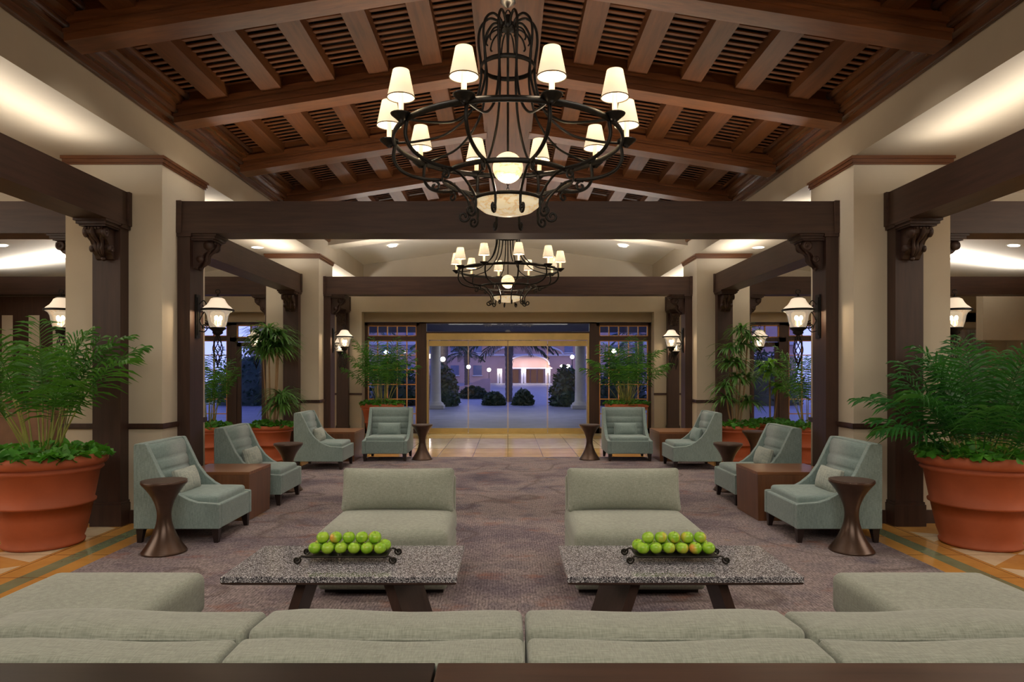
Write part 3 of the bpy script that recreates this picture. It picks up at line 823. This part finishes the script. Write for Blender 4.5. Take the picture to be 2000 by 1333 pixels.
# ---------------------------------------------------------------- hourglass side tables
def hour(Rt=.178, h=.6):
    pr = []
    for i in range(25):
        t = i/24; z = .03+(h-.055)*t
        d = abs(t-.53)/(.53 if t < .53 else .47)
        r = .055+(Rt-.062)*(d**1.9)
        pr.append((r, z))
    return [(0, .012), (Rt-.004, .012), (Rt, .02)]+pr[:0]+[(p[0], p[1]) for p in pr]+[(Rt-.002, h-.018), (Rt, h-.008), (Rt-.006, h)]
def side_table(x, y, label, s=1):
    t = thing('side_table', label, 'side table', (x, y, 0), group='hourglass side tables')
    MB().lathe(hour(), 40).build('base', BRON, t)
    MB().lathe([(.172, .598), (.176, .604), (.165, .605), (0, .603)], 40).build('tabletop', DARK, t)
    return t
st = side_table(-2.83, 5.62, 'hourglass side table in front of the nearest left teal chair')
for x, y, lb in ((2.85, 5.66, 'hourglass side table in front of the nearest right teal chair'),
                 (-2.745, 8.53, 'hourglass side table on the left between second and third teal chairs'),
                 (2.75, 8.53, 'hourglass side table on the right between second and third teal chairs'),
                 (-1.45, 11.55, 'hourglass side table beside the left forward-facing teal chair'),
                 (1.38, 11.55, 'hourglass side table beside the right forward-facing teal chair'),
                 (3.72, 10.3, 'hourglass table beside the terracotta pot in the right aisle')):
    dup(st, (x, y, 0), 0, lb)

# walnut cubes
def cube(x0, x1, y0, y1, label, skew=.03):
    c = thing('cube_table', label, 'side table', ((x0+x1)/2, (y0+y1)/2, 0), group='walnut cube tables')
    hx, hy = (x1-x0)/2, (y1-y0)/2; z = .50
    m = MB(); b_ = .97
    m.add([(i*hx*b_, j*hy*b_, .012) for i, j in ((-1, -1), (1, -1), (1, 1), (-1, 1))]+[(i*hx, j*hy, z-.03) for i, j in ((-1, -1), (1, -1), (1, 1), (-1, 1))],
          [(3, 2, 1, 0), (4, 5, 6, 7), (0, 1, 5, 4), (1, 2, 6, 5), (2, 3, 7, 6), (3, 0, 4, 7)])
    m.build('body', WALNZ, c, .003)
    BX('tabletop', -hx, hx, -hy, hy, z-.03, z, WALN, c, .003)
cube(-3.24, -2.57, 6.78, 7.40, 'walnut cube table between the two nearer left teal chairs')
cube(2.48, 3.22, 6.78, 7.42, 'walnut cube table between the two nearer right teal chairs')
cube(-3.30, -2.53, 11.26, 12.05, 'walnut cube table in the far left corner of the seating')
cube(2.50, 3.30, 11.26, 12.05, 'walnut cube table in the far right corner of the seating')

# ---------------------------------------------------------------- armless lounge chairs in the middle
def lounge(x0, x1, label):
    w = x1-x0; h = w/2
    c = thing('armless_lounge_chair', label, 'chair', ((x0+x1)/2, 4.95, 0), group='sage armless lounge chairs')
    BX('plinth', -h+.03, h-.03, -.36, .36, .012, .055, LEGW, c)
    MB().rbox(h, .44, .11, .03, T(0, 0, .16)).build('base', SAGE, c)
    MB().rbox(h+.008, .43, .095, .06, T(0, -.03, .352), (0, .015, .02)).build('seat_cushion', SAGE, c)
    MB().rbox(h-.005, .05, .26, .03, T(0, .40, .43, rad(-6))).build('back_frame', SAGE, c)
    def sh(p):
        u, v = p.x/h, p.z/.165
        return Vector((p.x*(1-.02*(1-v*v))+0, p.y*max(.25, (1-u**6)*(1-v**6))**.5, p.z*(1-.035*(1-u*u))))
    MB().rbox(h-.005, .10, .165, .03, T(0, .255, .595, rad(-15)), (0, .03, 0), 10, shape=sh).build('back_cushion', SAGE, c)
lounge(-1.262, -.405, 'left sage armless lounge chair behind the left coffee table')
lounge(.447, 1.31, 'right sage armless lounge chair behind the right coffee table')

# ---------------------------------------------------------------- coffee tables
def coffee(x0, x1, label, sgn):
    cx = (x0+x1)/2; h = (x1-x0)/2
    c = thing('coffee_table', label, 'coffee table', (cx, 3.80, 0), group='granite topped coffee tables')
    d = .315
    m = MB(); z = .45
    P = lambda a, b_, zz: [(-a, -b_, zz), (a, -b_, zz), (a, b_, zz), (-a, b_, zz)]
    m.add(P(h-.004, d-.004, z)+P(h, d, z-.004)+P(h, d, z-.030), [(0, 1, 2, 3)]+[(i, 4+i, 4+(i+1) % 4, (i+1) % 4) for i in range(4)]+[(4+i, 8+i, 8+(i+1) % 4, 4+(i+1) % 4) for i in range(4)]+[(11, 10, 9, 8)])
    m.build('granite_top', GRAN, c)
    m = MB(); m.add(P(h, d, z-.030)+P(h-.004, d-.004, z-.040)+P(h-.05, d-.05, z-.058), [(0, 1, 2, 3)]+[(i, 4+i, 4+(i+1) % 4, (i+1) % 4) for i in range(4)]+[(4+i, 8+i, 8+(i+1) % 4, 4+(i+1) % 4) for i in range(4)]+[(11, 10, 9, 8)])
    m.build('wood_underframe', DARK, c)
    for s in (-1, 1):
        # splayed slab legs, fanned slightly in plan
        inner = (s == -sgn); xf, xk = (.235, .30) if inner else (.215, .228)
        def lg(xt, z_): return xt+s*(z-.057-z_)*.33
        o = []
        for z_ in (z-.057, .012):
            for (xx, yy) in ((s*xf-.025, -.22), (s*xf+.025, -.22), (s*xk+.025, .2), (s*xk-.025, .2)):
                o.append((lg(xx-.0, z_), yy, z_))
        MB().add(o, [(0, 1, 2, 3), (7, 6, 5, 4), (0, 4, 5, 1), (1, 5, 6, 2), (2, 6, 7, 3), (3, 7, 4, 0)]).build('leg', DARKZ, c)
    return c
coffee(-1.469, -.262, 'left coffee table with speckled granite top', -1)
coffee(.305, 1.512, 'right coffee table with speckled granite top', 1)

# iron trays and apples
ORD = ['first', 'second', 'third', 'fourth', 'fifth', 'sixth']
def apple_fn(q):
    r = sqrt(q.x**2+q.y**2)
    k = 1.0-.10*math.exp(-(r/.28)**2)*(2.2 if q.z > 0 else 1.3)
    return k*(1-.06*(q.z < 0)*abs(q.z))
apples = []
def make_apple(mi):
    o = MB().ball((0, 0, 0), .0352, 20, 14, None, .96, apple_fn).build('apple', APP[mi])
    MB().tube([(0, 0, .022), (.001, .001, .03), (.004, .002, .042)], .0012, 5).build('stem', TRUNK, o)
    return o
AP = [make_apple(i) for i in range(3)]; apused = [False]*3
def put_apple(x, y, z, label, mi, group):
    if not apused[mi]: o = AP[mi]; apused[mi] = True
    else: o = dup(AP[mi])
    o.location = (x, y, z); o.rotation_euler = (R.uniform(-.35, .35), R.uniform(-.35, .35), R.uniform(0, 6))
    sc_ = R.uniform(.96, 1.03); o.scale = (sc_,)*3
    tag(o, label, 'apple', group)
def tray(cx, cy, sd, rot, blush_f, blush_t):
    t = thing('fruit_tray', 'black iron scroll-footed tray of apples on the %s coffee table' % sd, 'tray', (cx, cy, .45), rot)
    m = MB().box(-.222, .222, -.085, .085, .034, .040)
    for y in (-.085, .085): m.tube([(-.222, y, .040), (.222, y, .040)], .005, 6)
    for x in (-.222, .222): m.tube([(x, -.085, .040), (x, .085, .040)], .005, 6)
    m.build('platter', TRAYM, t)
    for sx_ in (-1, 1):
        for sy in (-1, 1):
            pts = [(sx_*.20, sy*.078, .036), (sx_*.235, sy*.085, .044), (sx_*.252, sy*.09, .030)]
            sp = [(sx_*(.262+.022*(1-.75*i/14)*cos(2.6+5.6*i/14*1.4)), sy*.092, .0245+.022*(1-.75*i/14)*sin(2.6+5.6*i/14*1.4)) for i in range(15)]
            m = MB().tube(smoothpath(pts+sp, 2), .0055, 6)
            m.ball((sx_*.262, sy*.092, .024), .009, 8, 6).build('scroll_foot', TRAYM, t)
    g = 'green apples on the %s tray' % sd
    zb = .45+.040+.0345
    for r, (yo, nm) in enumerate(((-.0365, 'front'), (.0365, 'rear'))):
        off = (0, .012)[r]
        for i in range(6):
            mi = 0
            if r == 0: mi = blush_f[i]
            elif R.random() < .25: mi = 1
            x = -.181+.0724*i; 
            put_apple(cx+x+off*(-1 if sd == 'right' else 1), cy+yo, zb, 'green apple, %s from left in the bottom %s row of the %s tray' % (ORD[i], nm, sd), mi, g)
    for r, (yo, nm) in enumerate(((0, 'top'),)):
        for i in range(5):
            mi = blush_t[i] if r == 0 else 0
            x = -.1448+.0724*i
            put_apple(cx+x, cy+yo, zb+.0505, 'green apple, %s from left in the %s row of the %s tray' % (ORD[i], nm, sd), mi, g)
tray(-.885, 3.80, 'left', 0, [1, 0, 0, 0, 2, 0], [0, 2, 1, 0, 2])
tray(.925, 3.80, 'right', 0, [0, 0, 1, 1, 2, 0], [0, 1, 2, 1, 1])

# ---------------------------------------------------------------- foreground sectional
sofa = thing('sofa', 'long sage linen sofa seen from behind across the foreground', 'sofa', (0, 1.95, 0))
xb = [-1.53, -.735, .048, .842, 1.64]
BX('frame', -1.53, 1.64, -.20, .78, .06, .26, SAGE, sofa)
for i in range(4):
    a, b_ = xb[i]+.004, xb[i+1]-.004; w = (b_-a)/2; cx = (a+b_)/2
    def shb(p, w=w): return Vector((p.x, p.y, p.z-(.006*(1+sin(p.x*9+i)) if p.z > 0 else 0)))
    MB().rbox(w, .075, .22, .020, T(cx, -.150, .552), (0, .004, .006), shape=shb).build('back_rest', SAGEX, sofa)
    MB().rbox(w, .10, .215, .022, T(cx, .045, .558, rad(-4)), (0, .02, .014), 9, shape=shb).build('back_cushion', SAGEX, sofa)
    MB().rbox(w, .36, .095, .05, T(cx, .42, .36), (0, 0, .012)).build('seat_cushion', SAGE, sofa)
    # welt seams on the back cushions
    MB().tube([(cx-w+.02, -.052, .752), (cx, -.062, .757), (cx+w-.02, -.052, .752)], .0035, 5).build('welt', SAGE, sofa)
for s in (-1, 1):
    for yy in (-.15, .72):
        BX('leg', s*1.45+.05, s*1.45+.11, yy-.03, yy+.03, .012, .06, LEGW, sofa)
for x0, x1, sd in ((-2.32, -1.545, 'left'), (1.655, 2.43, 'right')):
    c = thing('ottoman', 'large sage linen ottoman at the %s end of the sofa' % sd, 'ottoman', ((x0+x1)/2, 2.95, 0), group='sage ottomans')
    h = (x1-x0)/2
    MB().rbox(h-.01, .55, .10, .03, T(0, 0, .17)).build('base', SAGE, c)
    MB().rbox(h, .56, .105, .045, T(0, 0, .37), (0, .01, .012)).build('cushion', SAGE, c)
    BX('plinth', -h+.05, h-.05, -.48, .48, .012, .07, LEGW, c)
# console tables behind the sofa
def console(x0, x1, lb, mt):
    c = thing('console_table', lb, 'console table', ((x0+x1)/2, 1.495, 0), group='console tables behind the sofa')
    h = (x1-x0)/2
    BX('tabletop', -h, h, -.22, .22,   .728, .768, mt, c, .003)
    for a in (-1, 1):
        for b_ in (-1, 1):
            x = a*(h-.05); y = b_*.17
            BX('leg', x-.025, x+.025, y-.025, y+.025,   .012, .728, DARKZ, c)
    return c
console(-2.0, -.182, 'dark wood console table behind the sofa, left piece', wood('near_black_wood', (.010, .006, .005), (.026, .015, .012), 'X', .3))
console(-.176, 2.0, 'brown wood console table behind the sofa, right piece', wood('brown_console_wood', (.030, .013, .009), (.075, .034, .022), 'X', .35))

# ---------------------------------------------------------------- plants
def pot_profile(H, Rt, Rb):
    def r(z): return Rb+(Rt*.93-Rb)*((z/H)**.9)
    P = [(0, 0), (Rb*.98, 0), (Rb+.012, .012), (Rb+.016, .03), (Rb+.002, .045)]
    for z in (.12, .25, .38): P.append((r(z*H/.79), z*H/.79))
    zm = .47*H; P += [(r(zm-.02), zm-.02), (r(zm)+.018, zm-.012), (r(zm)+.021, zm+.004), (r(zm)+.004, zm+.018)]
    P += [(r(.62*H), .62*H), (r(.80*H), .80*H)]
    P += [(r(.81*H)+.016, .812*H), (r(.82*H)+.028, .830*H), (r(.82*H)+.024, .855*H), (r(.87*H)-.004, .868*H)]
    P += [(Rt-.012, .885*H), (Rt, .91*H), (Rt+.002, .95*H), (Rt-.012, .985*H), (Rt-.035, H), (Rt-.06, .985*H), (Rt-.07, .93*H), (Rt-.075, .9*H)]
    return P
def frond(mb, cane, base, az, L, lean, droop, nl, ll, rnd, bare=.42, width=.011):
    d = Vector((cos(az)*sin(lean), sin(az)*sin(lean), cos(lean)))
    out = Vector((cos(az), sin(az), 0)); p = Vector(base); pts = [p.copy()]; dirs = [d.copy()]
    n = 22; st_ = L/n
    for i in range(n):
        t = i/n
        d = (d+Vector((0, 0, -1))*droop*st_*(.3+1.9*t*t)+out*.03*t).normalized()
        p = p+d*st_; pts.append(p.copy()); dirs.append(d.copy())
    k = int(n*bare)
    cane.tube([tuple(q) for q in pts[:k+1]], [.009-.004*i/k for i in range(k+1)], 5)
    mb.tube([tuple(q) for q in pts[k:]], [.005*(1-.8*i/(n-k)) for i in range(n-k+1)], 4)
    for j in range(nl):
        t = bare+(1-bare)*(j+.5)/nl
        fi = t*n; i = min(int(fi), n-1); fr = fi-i
        q = pts[i].lerp(pts[i+1], fr); dd = dirs[i]
        side = dd.cross(Vector((0, 0, 1)))
        if side.length < .05: side = Vector((-sin(az), cos(az), 0))
        side.normalize(); upv = side.cross(dd).normalized()
        tt = (t-bare)/(1-bare)
        l = ll*(.35+.75*sin(pi*min(1, tt*.85+.15)))*rnd.uniform(.85, 1.1)
        for sg in (-1, 1):
            ld = (dd*(.55+.5*tt)+side*sg*(1.0-.35*tt)+upv*rnd.uniform(-.1, .45)).normalized()
            a = q; segs = []
            for z in range(4):
                w = width*(.55, 1, .8, .05)[z]
                segs.append((a.copy(), w)); ld = (ld+Vector((0, 0, -.20-.16*z))).normalized(); a = a+ld*l/3
            wv = (dd - ld*dd.dot(ld)).normalized()
            vs_ = []
            for pt, w in segs: vs_ += [tuple(pt-wv*w), tuple(pt+wv*w)]
            mb.add(vs_, [(2*z, 2*z+1, 2*z+3, 2*z+2) for z in range(3)], True)
def leafy(mb, n, rmin, rmax, z, rnd, size=.05, hgt=.1, spill=.0, y0=0):
    for _ in range(n):
        a = rnd.uniform(0, 2*pi); r = rmax*sqrt(rnd.uniform((rmin/rmax)**2, 1))
        c = Vector((r*cos(a), r*sin(a), z+rnd.uniform(0, hgt)*(1-.5*r/rmax)-spill*max(0, r/rmax-.85)*3))
        s_ = size*rnd.uniform(.6, 1.2)
        E = Euler((rnd.uniform(-.9, .9), rnd.uniform(-.9, .9), rnd.uniform(0, 6.28))).to_matrix()
        sh = [(0, -.55, 0), (.42, -.75, .05), (.62, -.2, .1), (.35, .45, .04), (0, 1.0, -.12), (-.35, .45, .04), (-.62, -.2, .1), (-.42, -.75, .05), (0, 0, -.03)]
        vs_ = [tuple(c+E @ (Vector(q)*s_)) for q in sh]
        mb.add(vs_, [(8, i, (i+1) % 8) for i in range(8)], True)
def potbase(c, H, Rt, Rb, rnd, n=300, size=.055):
    MB().lathe(pot_profile(H, Rt, Rb), 48).build('pot', TERRA, c)
    MB().lathe([(Rt-.08, H-.09), (0, H-.07)], 24).build('soil', SOIL, c)
    m = MB(); leafy(m, n, .03, Rt*1.02, H-.035, rnd, size, .15); leafy(m, n//4, Rt*.85, Rt*1.06, H-.02, rnd, size, .06)
    o = m.build('ivy_underplanting', IVY, c); o['kind'] = 'stuff'
def palm(x, y, z0, label, H, Rt, Rb, nf, L, ll, seed, mat=PALM, lean=(.08, .62), cat='potted plant', name='potted_palm', nl=30, spread=.12, z=0, ivy=300, dr=.75, bare=.42, width=.011):
    rnd = random.Random(seed)
    c = thing(name, label, cat, (x, y, 0), group='potted plants in terracotta pots')
    potbase(c, H, Rt, Rb, rnd, ivy)
    for i in range(nf):
        az = 2*pi*i/nf*2.618+rnd.uniform(-.3, .3); rr = spread*sqrt(rnd.random())
        t = (i+.5)/nf
        le = (lean[0]+(lean[1]-lean[0])*t)*(1-.7*max(0, sin(az)))
        m = MB(); cn = MB()
        frond(m, cn, (rr*cos(az), rr*sin(az), H-.08), az, L*rnd.uniform(.82, 1.08)*(1.05-.22*t), le, dr*rnd.uniform(.8, 1.2), nl, ll, rnd, bare, width)
        f = m.build('frond', mat, c); cn.build('stalk', CANE, f)
    return c
def tuft(mb, c, n, L, w, rnd, up=.6):
    for _ in range(n):
        az = rnd.uniform(0, 2*pi); el = rnd.uniform(-.2, 1.2)*up+.3
        d = Vector((cos(az)*cos(el), sin(az)*cos(el), sin(el))); p = Vector(c); l = L*rnd.uniform(.7, 1.1)
        sd = Vector((-sin(az), cos(az), 0)); vs_ = []
        for k in range(6):
            ww = w*(.5, .95, 1, .8, .5, .03)[k]
            vs_ += [tuple(p-sd*ww), tuple(p+sd*ww+Vector((0, 0, .002)))]
            d = (d+Vector((0, 0, -.30))).normalized(); p = p+d*l/5
        mb.add(vs_, [(2*k, 2*k+1, 2*k+3, 2*k+2) for k in range(5)], True)
def dracaena(x, y, label, H, Rt, Rb, stems, seed, mat=DRAC, L=.36, w=.014, n=34, pot=True):
    rnd = random.Random(seed)
    c = thing('potted_tree', label, 'potted plant', (x, y, 0), group='potted plants in terracotta pots')
    potbase(c, H, Rt, Rb, rnd, 200)
    for (dx, dy, top, heads) in stems:
        m = MB(); pts = smoothpath([(dx*.3, dy*.3, H-.09), (dx*.7, dy*.7, H+(top-H)*.4), (dx, dy, top)], 5)
        m.tube(pts, [.016-.004*i/len(pts) for i in range(len(pts))], 7)
        s_ = m.build('stem', TRUNK, c)
        for hz in heads:
            m = MB(); tuft(m, (dx, dy, hz), n, L, w, rnd); m.build('leaf_head', mat, c)
    return c
big = dict(H=.79, Rt=.487, Rb=.295)
palm(-4.03, 5.93, 0, 'airy areca palm in a huge terracotta pot at the left edge', nf=24, L=1.38, ll=.30, seed=3, lean=(.04, .62), spread=.13, nl=22, mat=PALM, ivy=420, dr=.95, width=.0135, **big)
palm(4.10, 5.93, 0, 'dense dark palm in a huge terracotta pot at the right edge', nf=46, L=1.08, ll=.32, seed=5, mat=PALMD, lean=(.05, .92), spread=.22, nl=18, ivy=420, dr=1.0, bare=.25, width=.013, **big)
palm(-2.82, 15.3, 0, 'areca palm in a terracotta pot left of the entrance', nf=24, L=1.5, ll=.36, seed=11, lean=(.03, .50), nl=16, ivy=240, width=.016, **big)
palm(2.66, 15.3, 0, 'areca palm in a terracotta pot right of the entrance', nf=26, L=1.5, ll=.38, seed=12, lean=(.03, .62), nl=16, ivy=240, width=.016, **big)
sm = dict(H=.60, Rt=.36, Rb=.24)
dracaena(-3.98, 11.5, 'tall leafy dracaena in a terracotta pot before the far left column', stems=[(-.05, 0, 2.2, (2.2, 2.05, 1.85)), (.12, -.08, 2.1, (2.1, 1.9)), (-.18, .06, 2.1, (2.1, 1.9)), (.08, .12, 1.95, (1.95,)), (.16, 0, 1.1, (1.1, .95))], seed=21, n=72, L=.50, w=.017, **sm)
palm(-4.92, 11.2, 0, 'palm in a terracotta pot behind the near left column', nf=14, L=1.35, ll=.24, seed=22, lean=(.05, .42), nl=22, ivy=200, width=.014, **sm)
dracaena(3.84, 11.5, 'tall multi-stemmed dark plant in a terracotta pot before the far right column', stems=[(.10, 0, 2.2, (2.2, 1.95)), (-.10, .06, 1.9, (1.9, 1.65)), (.0, -.06, 1.65, (1.65, 1.4)), (-.20, -.05, 1.25, (1.25, 1.05)), (.22, .05, 2.1, (2.1, 1.4, 1.0))], seed=23, n=38, L=.42, w=.020, **sm)
dracaena(4.62, 12.0, 'bright green tree with tan trunk in a pot in the right aisle', stems=[(-.02, 0, 1.62, (1.62, 1.50)), (.12, 0, 1.22, (1.22,))], seed=24, mat=DRACB, n=34, L=.42, w=.032, **sm)
palm(4.92, 11.2, 0, 'palm in a terracotta pot behind the near right column', nf=12, L=1.5, ll=.28, seed=25, lean=(.05, .5), nl=22, ivy=220, width=.014, **sm)

# ---------------------------------------------------------------- side rooms
rc = thing('reception_counter', 'brown fronted reception counter with stone top at far left', 'counter', (-8.6, 10.6, 0))
BX('front_panel', -1.9, 1.7, -.3, .3, 0, 1.06, plain('counter_front', (.20, .115, .075), .5), rc)
BX('worktop', -1.95, 1.75, -.36, .36, 1.06, 1.11, plain('counter_stone', (.42, .33, .2), .2), rc)
pn = thing('wood_screen', 'dark wood screen with cream vertical panels behind the reception', 'screen', (-8.7, 12.75, 0))
BX('frame', -1.3, 1.3, 0, .12, 0, 2.90, DARKZ, pn)
for xx in (-.65, -.15, .3, .75): BX('cream_panel', xx-.1, xx+.1, -.006, 0, .5, 2.55, CREAM, pn)
struct(BX('wall_recess_right', 9.4, 12, 13.5, 13.7, 2.12, 3.2, BEIGE))
m = MB()
for i in range(40):
    pass
def curtain(x0, x1, y, lb):
    n = 60; vs_ = []; fs = []
    for z in (.03, 2.5):
        for i in range(n+1): vs_.append((x0+(x1-x0)*i/n, y+.03*sin(i*1.05), z))
    for i in range(n): fs.append((i, i+1, n+2+i, n+1+i))
    o = MB().add(vs_, fs, True).build('curtain', plain('curtain_cloth', (.55, .5, .52), .9)); tag(o, lb, 'curtain')
    md = o.modifiers.new('thickness', 'SOLIDIFY'); md.thickness = .004
curtain(10.85, 11.4, 16.30, 'pale lavender curtain against the end wall at far right')

# ---------------------------------------------------------------- outside at dusk
struct(BX('ground', -60, 60, 16.9, 102, -.12, -.01, PAVE))
STUC = plain('peach_stucco', (.42, .27, .24), .9, 0, .08, 1)
STUW = plain('white_stucco', (.50, .47, .50), .9, 0, .05, 1)
STONE = plain('portico_stone', (.40, .38, .36), .8, 0, .06)
ENTW = emis('lit_entrance_glass', (1, .42, .20), .10, (.10, .04, .025))
LAMP = emis('street_lamp_globe', (1, .82, .55), 22)
LAMPC = emis('blue_white_lamp', (.75, .82, 1), 20)
for s, sd in ((-1, 'left'), (1, 'right')):
    c = thing('portico_column', 'round stone portico column outside the entrance, %s' % sd, 'column', (s*2.93, 27.6, 0), group='portico columns')
    MB().lathe([(.23, .3), (.215, .8), (.20, 2.88)], 24).build('shaft', STONE, c)
    MB().box(-.36, .36, -.36, .36, 0, .14).build('base', STONE, c)
    MB().lathe([(.34, .14), (.33, .22), (.25, .27), (.23, .31)], 24).build('base_moulding', STONE, c)
    MB().lathe([(.21, 2.88), (.26, 2.94), (.30, 3.0)], 24).box(-.36, .36, -.36, .36, 3.0, 3.115).build('capital', STONE, c)
struct(BX('wall_portico_roof', -9, 9, 16.9, 28.4, 3.12, 3.6, plain('portico_soffit', (.16, .15, .13), .8)))
# hotel wing across the drive
hb = thing('building', 'peach stucco hotel wing with curved gable and lit entrance across the drive', 'building', (0, 90, 0))
MB().box(-34, 38, 0, 10, -.1, 13).build('wall', STUC, hb)
MB().box(-34, 38, -.25, 0, 5.0, 5.5).box(-34, 38, -.2, 0, 3.55, 3.8).build('string_course', STUW, hb)
cx_ = 2.65
def archp(r, rise, z0): return [(cx_+r*cos(pi*i/24), z0+rise*sin(pi*i/24)) for i in range(25)]
MB().prism([(cx_-2.9, 1.95), (cx_+2.9, 1.95)]+archp(2.6, 1.25, 2.35), -3.0, -2.4).build('curved_gable', STUC, hb)
MB().tube([(x, -3.05, z) for x, z in archp(2.6, 1.25, 2.35)], .12, 6).box(cx_-3, cx_+3, -3.1, -2.4, 1.85, 2.0).build('gable_trim', STUW, hb)
MB().tube([(x, -.15, z) for x, z in archp(4.6, 1.3, 3.7)], .14, 6).build('upper_arch_trim', STUW, hb)
for x in (-1.05, 2.0, 5.1): BX('porch_pier', x-.32, x+.32, -3.0, -2.4, -.1, 1.86, STUW, hb)
for x in (.3, 1.05, 2.5, 3.4, 4.3): BX('entrance_door', x-.35, x+.35, -.12, 0, 0, 1.75, ENTW, hb)
DW = plain('dusk_window', (.10, .12, .2), .1)
for x in (-22, -19, -16, -13, -10, -7, -4, 8, 11, 14, 17, 20, 23):
    for z in (1.0, 4.0, 6.2):
        w_ = BX('window', x-.55, x+.55, -.08, 0, z, z+1.3, DW, hb); BX('sill', x-.65, x+.65, -.2, 0, z-.12, z, STUW, w_)
lampspots = [(-5.2, 45, 2.5, 'left of the far drive'), (-4.0, 42, 2.25, 'behind the left hedge'), (-3.0, 52, 1.85, 'above the ramp wall'), (-2.4, 86.5, 1.7, 'left of the curved gable porch'), (-1.05, 86.5, 1.55, 'at the left porch pier'), (2.0, 86.5, 1.6, 'at the middle porch pier'), (5.1, 86.5, 1.6, 'at the right porch pier'), (6.8, 86, 2.1, 'right of the far porch'), (7.6, 86, 2.15, 'second right of the far porch'), (4.9, 52, 2.6, 'beside the right portico column'), (7.3, 47, 2.9, 'outside the right grid window'), (-8.2, 46, 2.8, 'outside the left grid window')]
for x, y, z, w in lampspots:
    c = thing('street_lamp', 'glowing globe lamp outside, '+w, 'lamp', (x, y, 0), group='outdoor globe lamps')
    MB().lathe([(.07, 0), (.035, .2), (.03, z-.2), (.06, z-.12)], 8).build('pole', IRON, c)
    MB().ball((0, 0, z), .15 if y < 60 else .24, 12, 8).build('globe', LAMP if R.random() < .6 else LAMPC, c)
    if y < 56: light('street_lamp_light', 'POINT', (x, y-.5, z+.3), 90, (1, .8, .6), .2)
light('porch_lamp', 'AREA', (2.65, 85.5, 3.4), 500, (1, .72, .5), 7, 1.5)
light('portico_lamp', 'AREA', (0, 23.5, 3.1), 130, (1, .90, .78), 5, 1.5)
light('portico_lamp', 'AREA', (0, 27.9, 3.1), 60, (1, .92, .82), 7, .5)
# wall of the ramp
o = MB().prism([(-3.9, 0), (-1.3, 0), (-1.3, 1.0), (-1.9, .95), (-2.8, .55), (-3.9, .3)], 50, 50.4).build('ramp_wall', STUC); tag(o, 'peach curved ramp wall outside behind the left hedge', 'wall')
# outdoor palms
def out_palm(x, y, h, rt, seed, lb, nf=30, L=2.4):
    rnd = random.Random(seed)
    c = thing('palm_tree', lb, 'tree', (x, y, 0), group='outdoor palms')
    pr = []
    n = 26
    for i in range(n+1):
        z = h*i/n; pr.append((rt*(1.05+.14*(i % 2)+(.25 if i > n*.7 else 0)), z))
    MB().lathe(pr+[(0, h+.1)], 12).build('trunk', PTRUNK, c)
    m = MB(); cn = MB()
    for i in range(nf):
        az = rnd.uniform(0, 6.28)
        frond(m, cn, (0, 0, h), az, L*rnd.uniform(.8, 1.1), rnd.uniform(.2, 1.9), .5, 16, .5, rnd, .2, .035)
    f = m.build('crown', BUSH, c); cn.build('stalks', PTRUNK, f)
out_palm(0.05, 34, 3.2, .16, 31, 'palm tree in the island planting outside, centre of the doors')
out_palm(-4.3, 46, 3.6, .2, 32, 'palm tree outside behind the left hedge')
out_palm(-3.6, 60, 3.2, .2, 33, 'palm tree outside beside the ramp wall')
out_palm(9.6, 50, 4.2, .22, 34, 'palm tree outside beyond the right window')
out_palm(-9.5, 45, 4, .22, 35, 'palm tree outside beyond the left window')
def bush(x, y, rx, ry, h, seed, lb, n=900, ls=.12):
    rnd = random.Random(seed); m = MB()
    for _ in range(n):
        a = rnd.uniform(0, 6.28); t = rnd.uniform(0, 1)
        ph = math.acos(t); k = rnd.uniform(.75, 1.05)
        c = Vector((rx*k*sin(ph)*cos(a), ry*k*sin(ph)*sin(a), h*k*cos(ph)+.02))
        E = Euler((rnd.uniform(-1.5, 1.5), rnd.uniform(-1.5, 1.5), rnd.uniform(0, 6.28))).to_matrix()
        s_ = ls*rnd.uniform(.6, 1.3)
        m.add([tuple(c+E @ (Vector(q)*s_)) for q in ((0, -1, 0), (.45, 0, .1), (0, 1, 0), (-.45, 0, .1))], [(0, 1, 2, 3)], True)
    m.ball((0, 0, 0), 1, 14, 10, Matrix.Diagonal((rx*.85, ry*.85, h*.85, 1)))
    o = m.build('bush', BUSH); o.location = (x, y, 0); tag(o, lb, 'bush', 'dark outdoor bushes')
bush(-.62, 30.5, .50, .5, .55, 41, 'low round bush left of the outdoor centre palm')
bush(.68, 30.5, .45, .5, .65, 42, 'low round bush right of the outdoor centre palm')
bush(-2.85, 29.9, .75, 1.0, 1.75, 43, 'tall dark hedge behind the left portico column')
bush(-5.1, 30.5, 1.3, 1.2, 2.0, 44, 'large dark hedge outside the left window')
bush(2.55, 29.9, .75, 1.0, 1.7, 45, 'tall dark hedge beside the right portico column')
bush(5.1, 30.5, 1.3, 1.2, 2.0, 46, 'large dark hedge outside the right window')
bush(-1.9, 38, .8, .6, .65, 47, 'dark shrub between ramp and island planting')
bush(11.5, 31, 2, 1.4, 2.6, 48, 'dark hedge outside the right aisle window')
bush(-11.5, 31, 2, 1.4, 2.6, 49, 'dark hedge outside the left aisle window')
sc.cycles.use_denoising = True
sc.cycles.max_bounces = 8; sc.cycles.diffuse_bounces = 4; sc.cycles.transparent_max_bounces = 12
sc.cycles.caustics_reflective = False; sc.cycles.caustics_refractive = False
sc.cycles.sample_clamp_indirect = 4
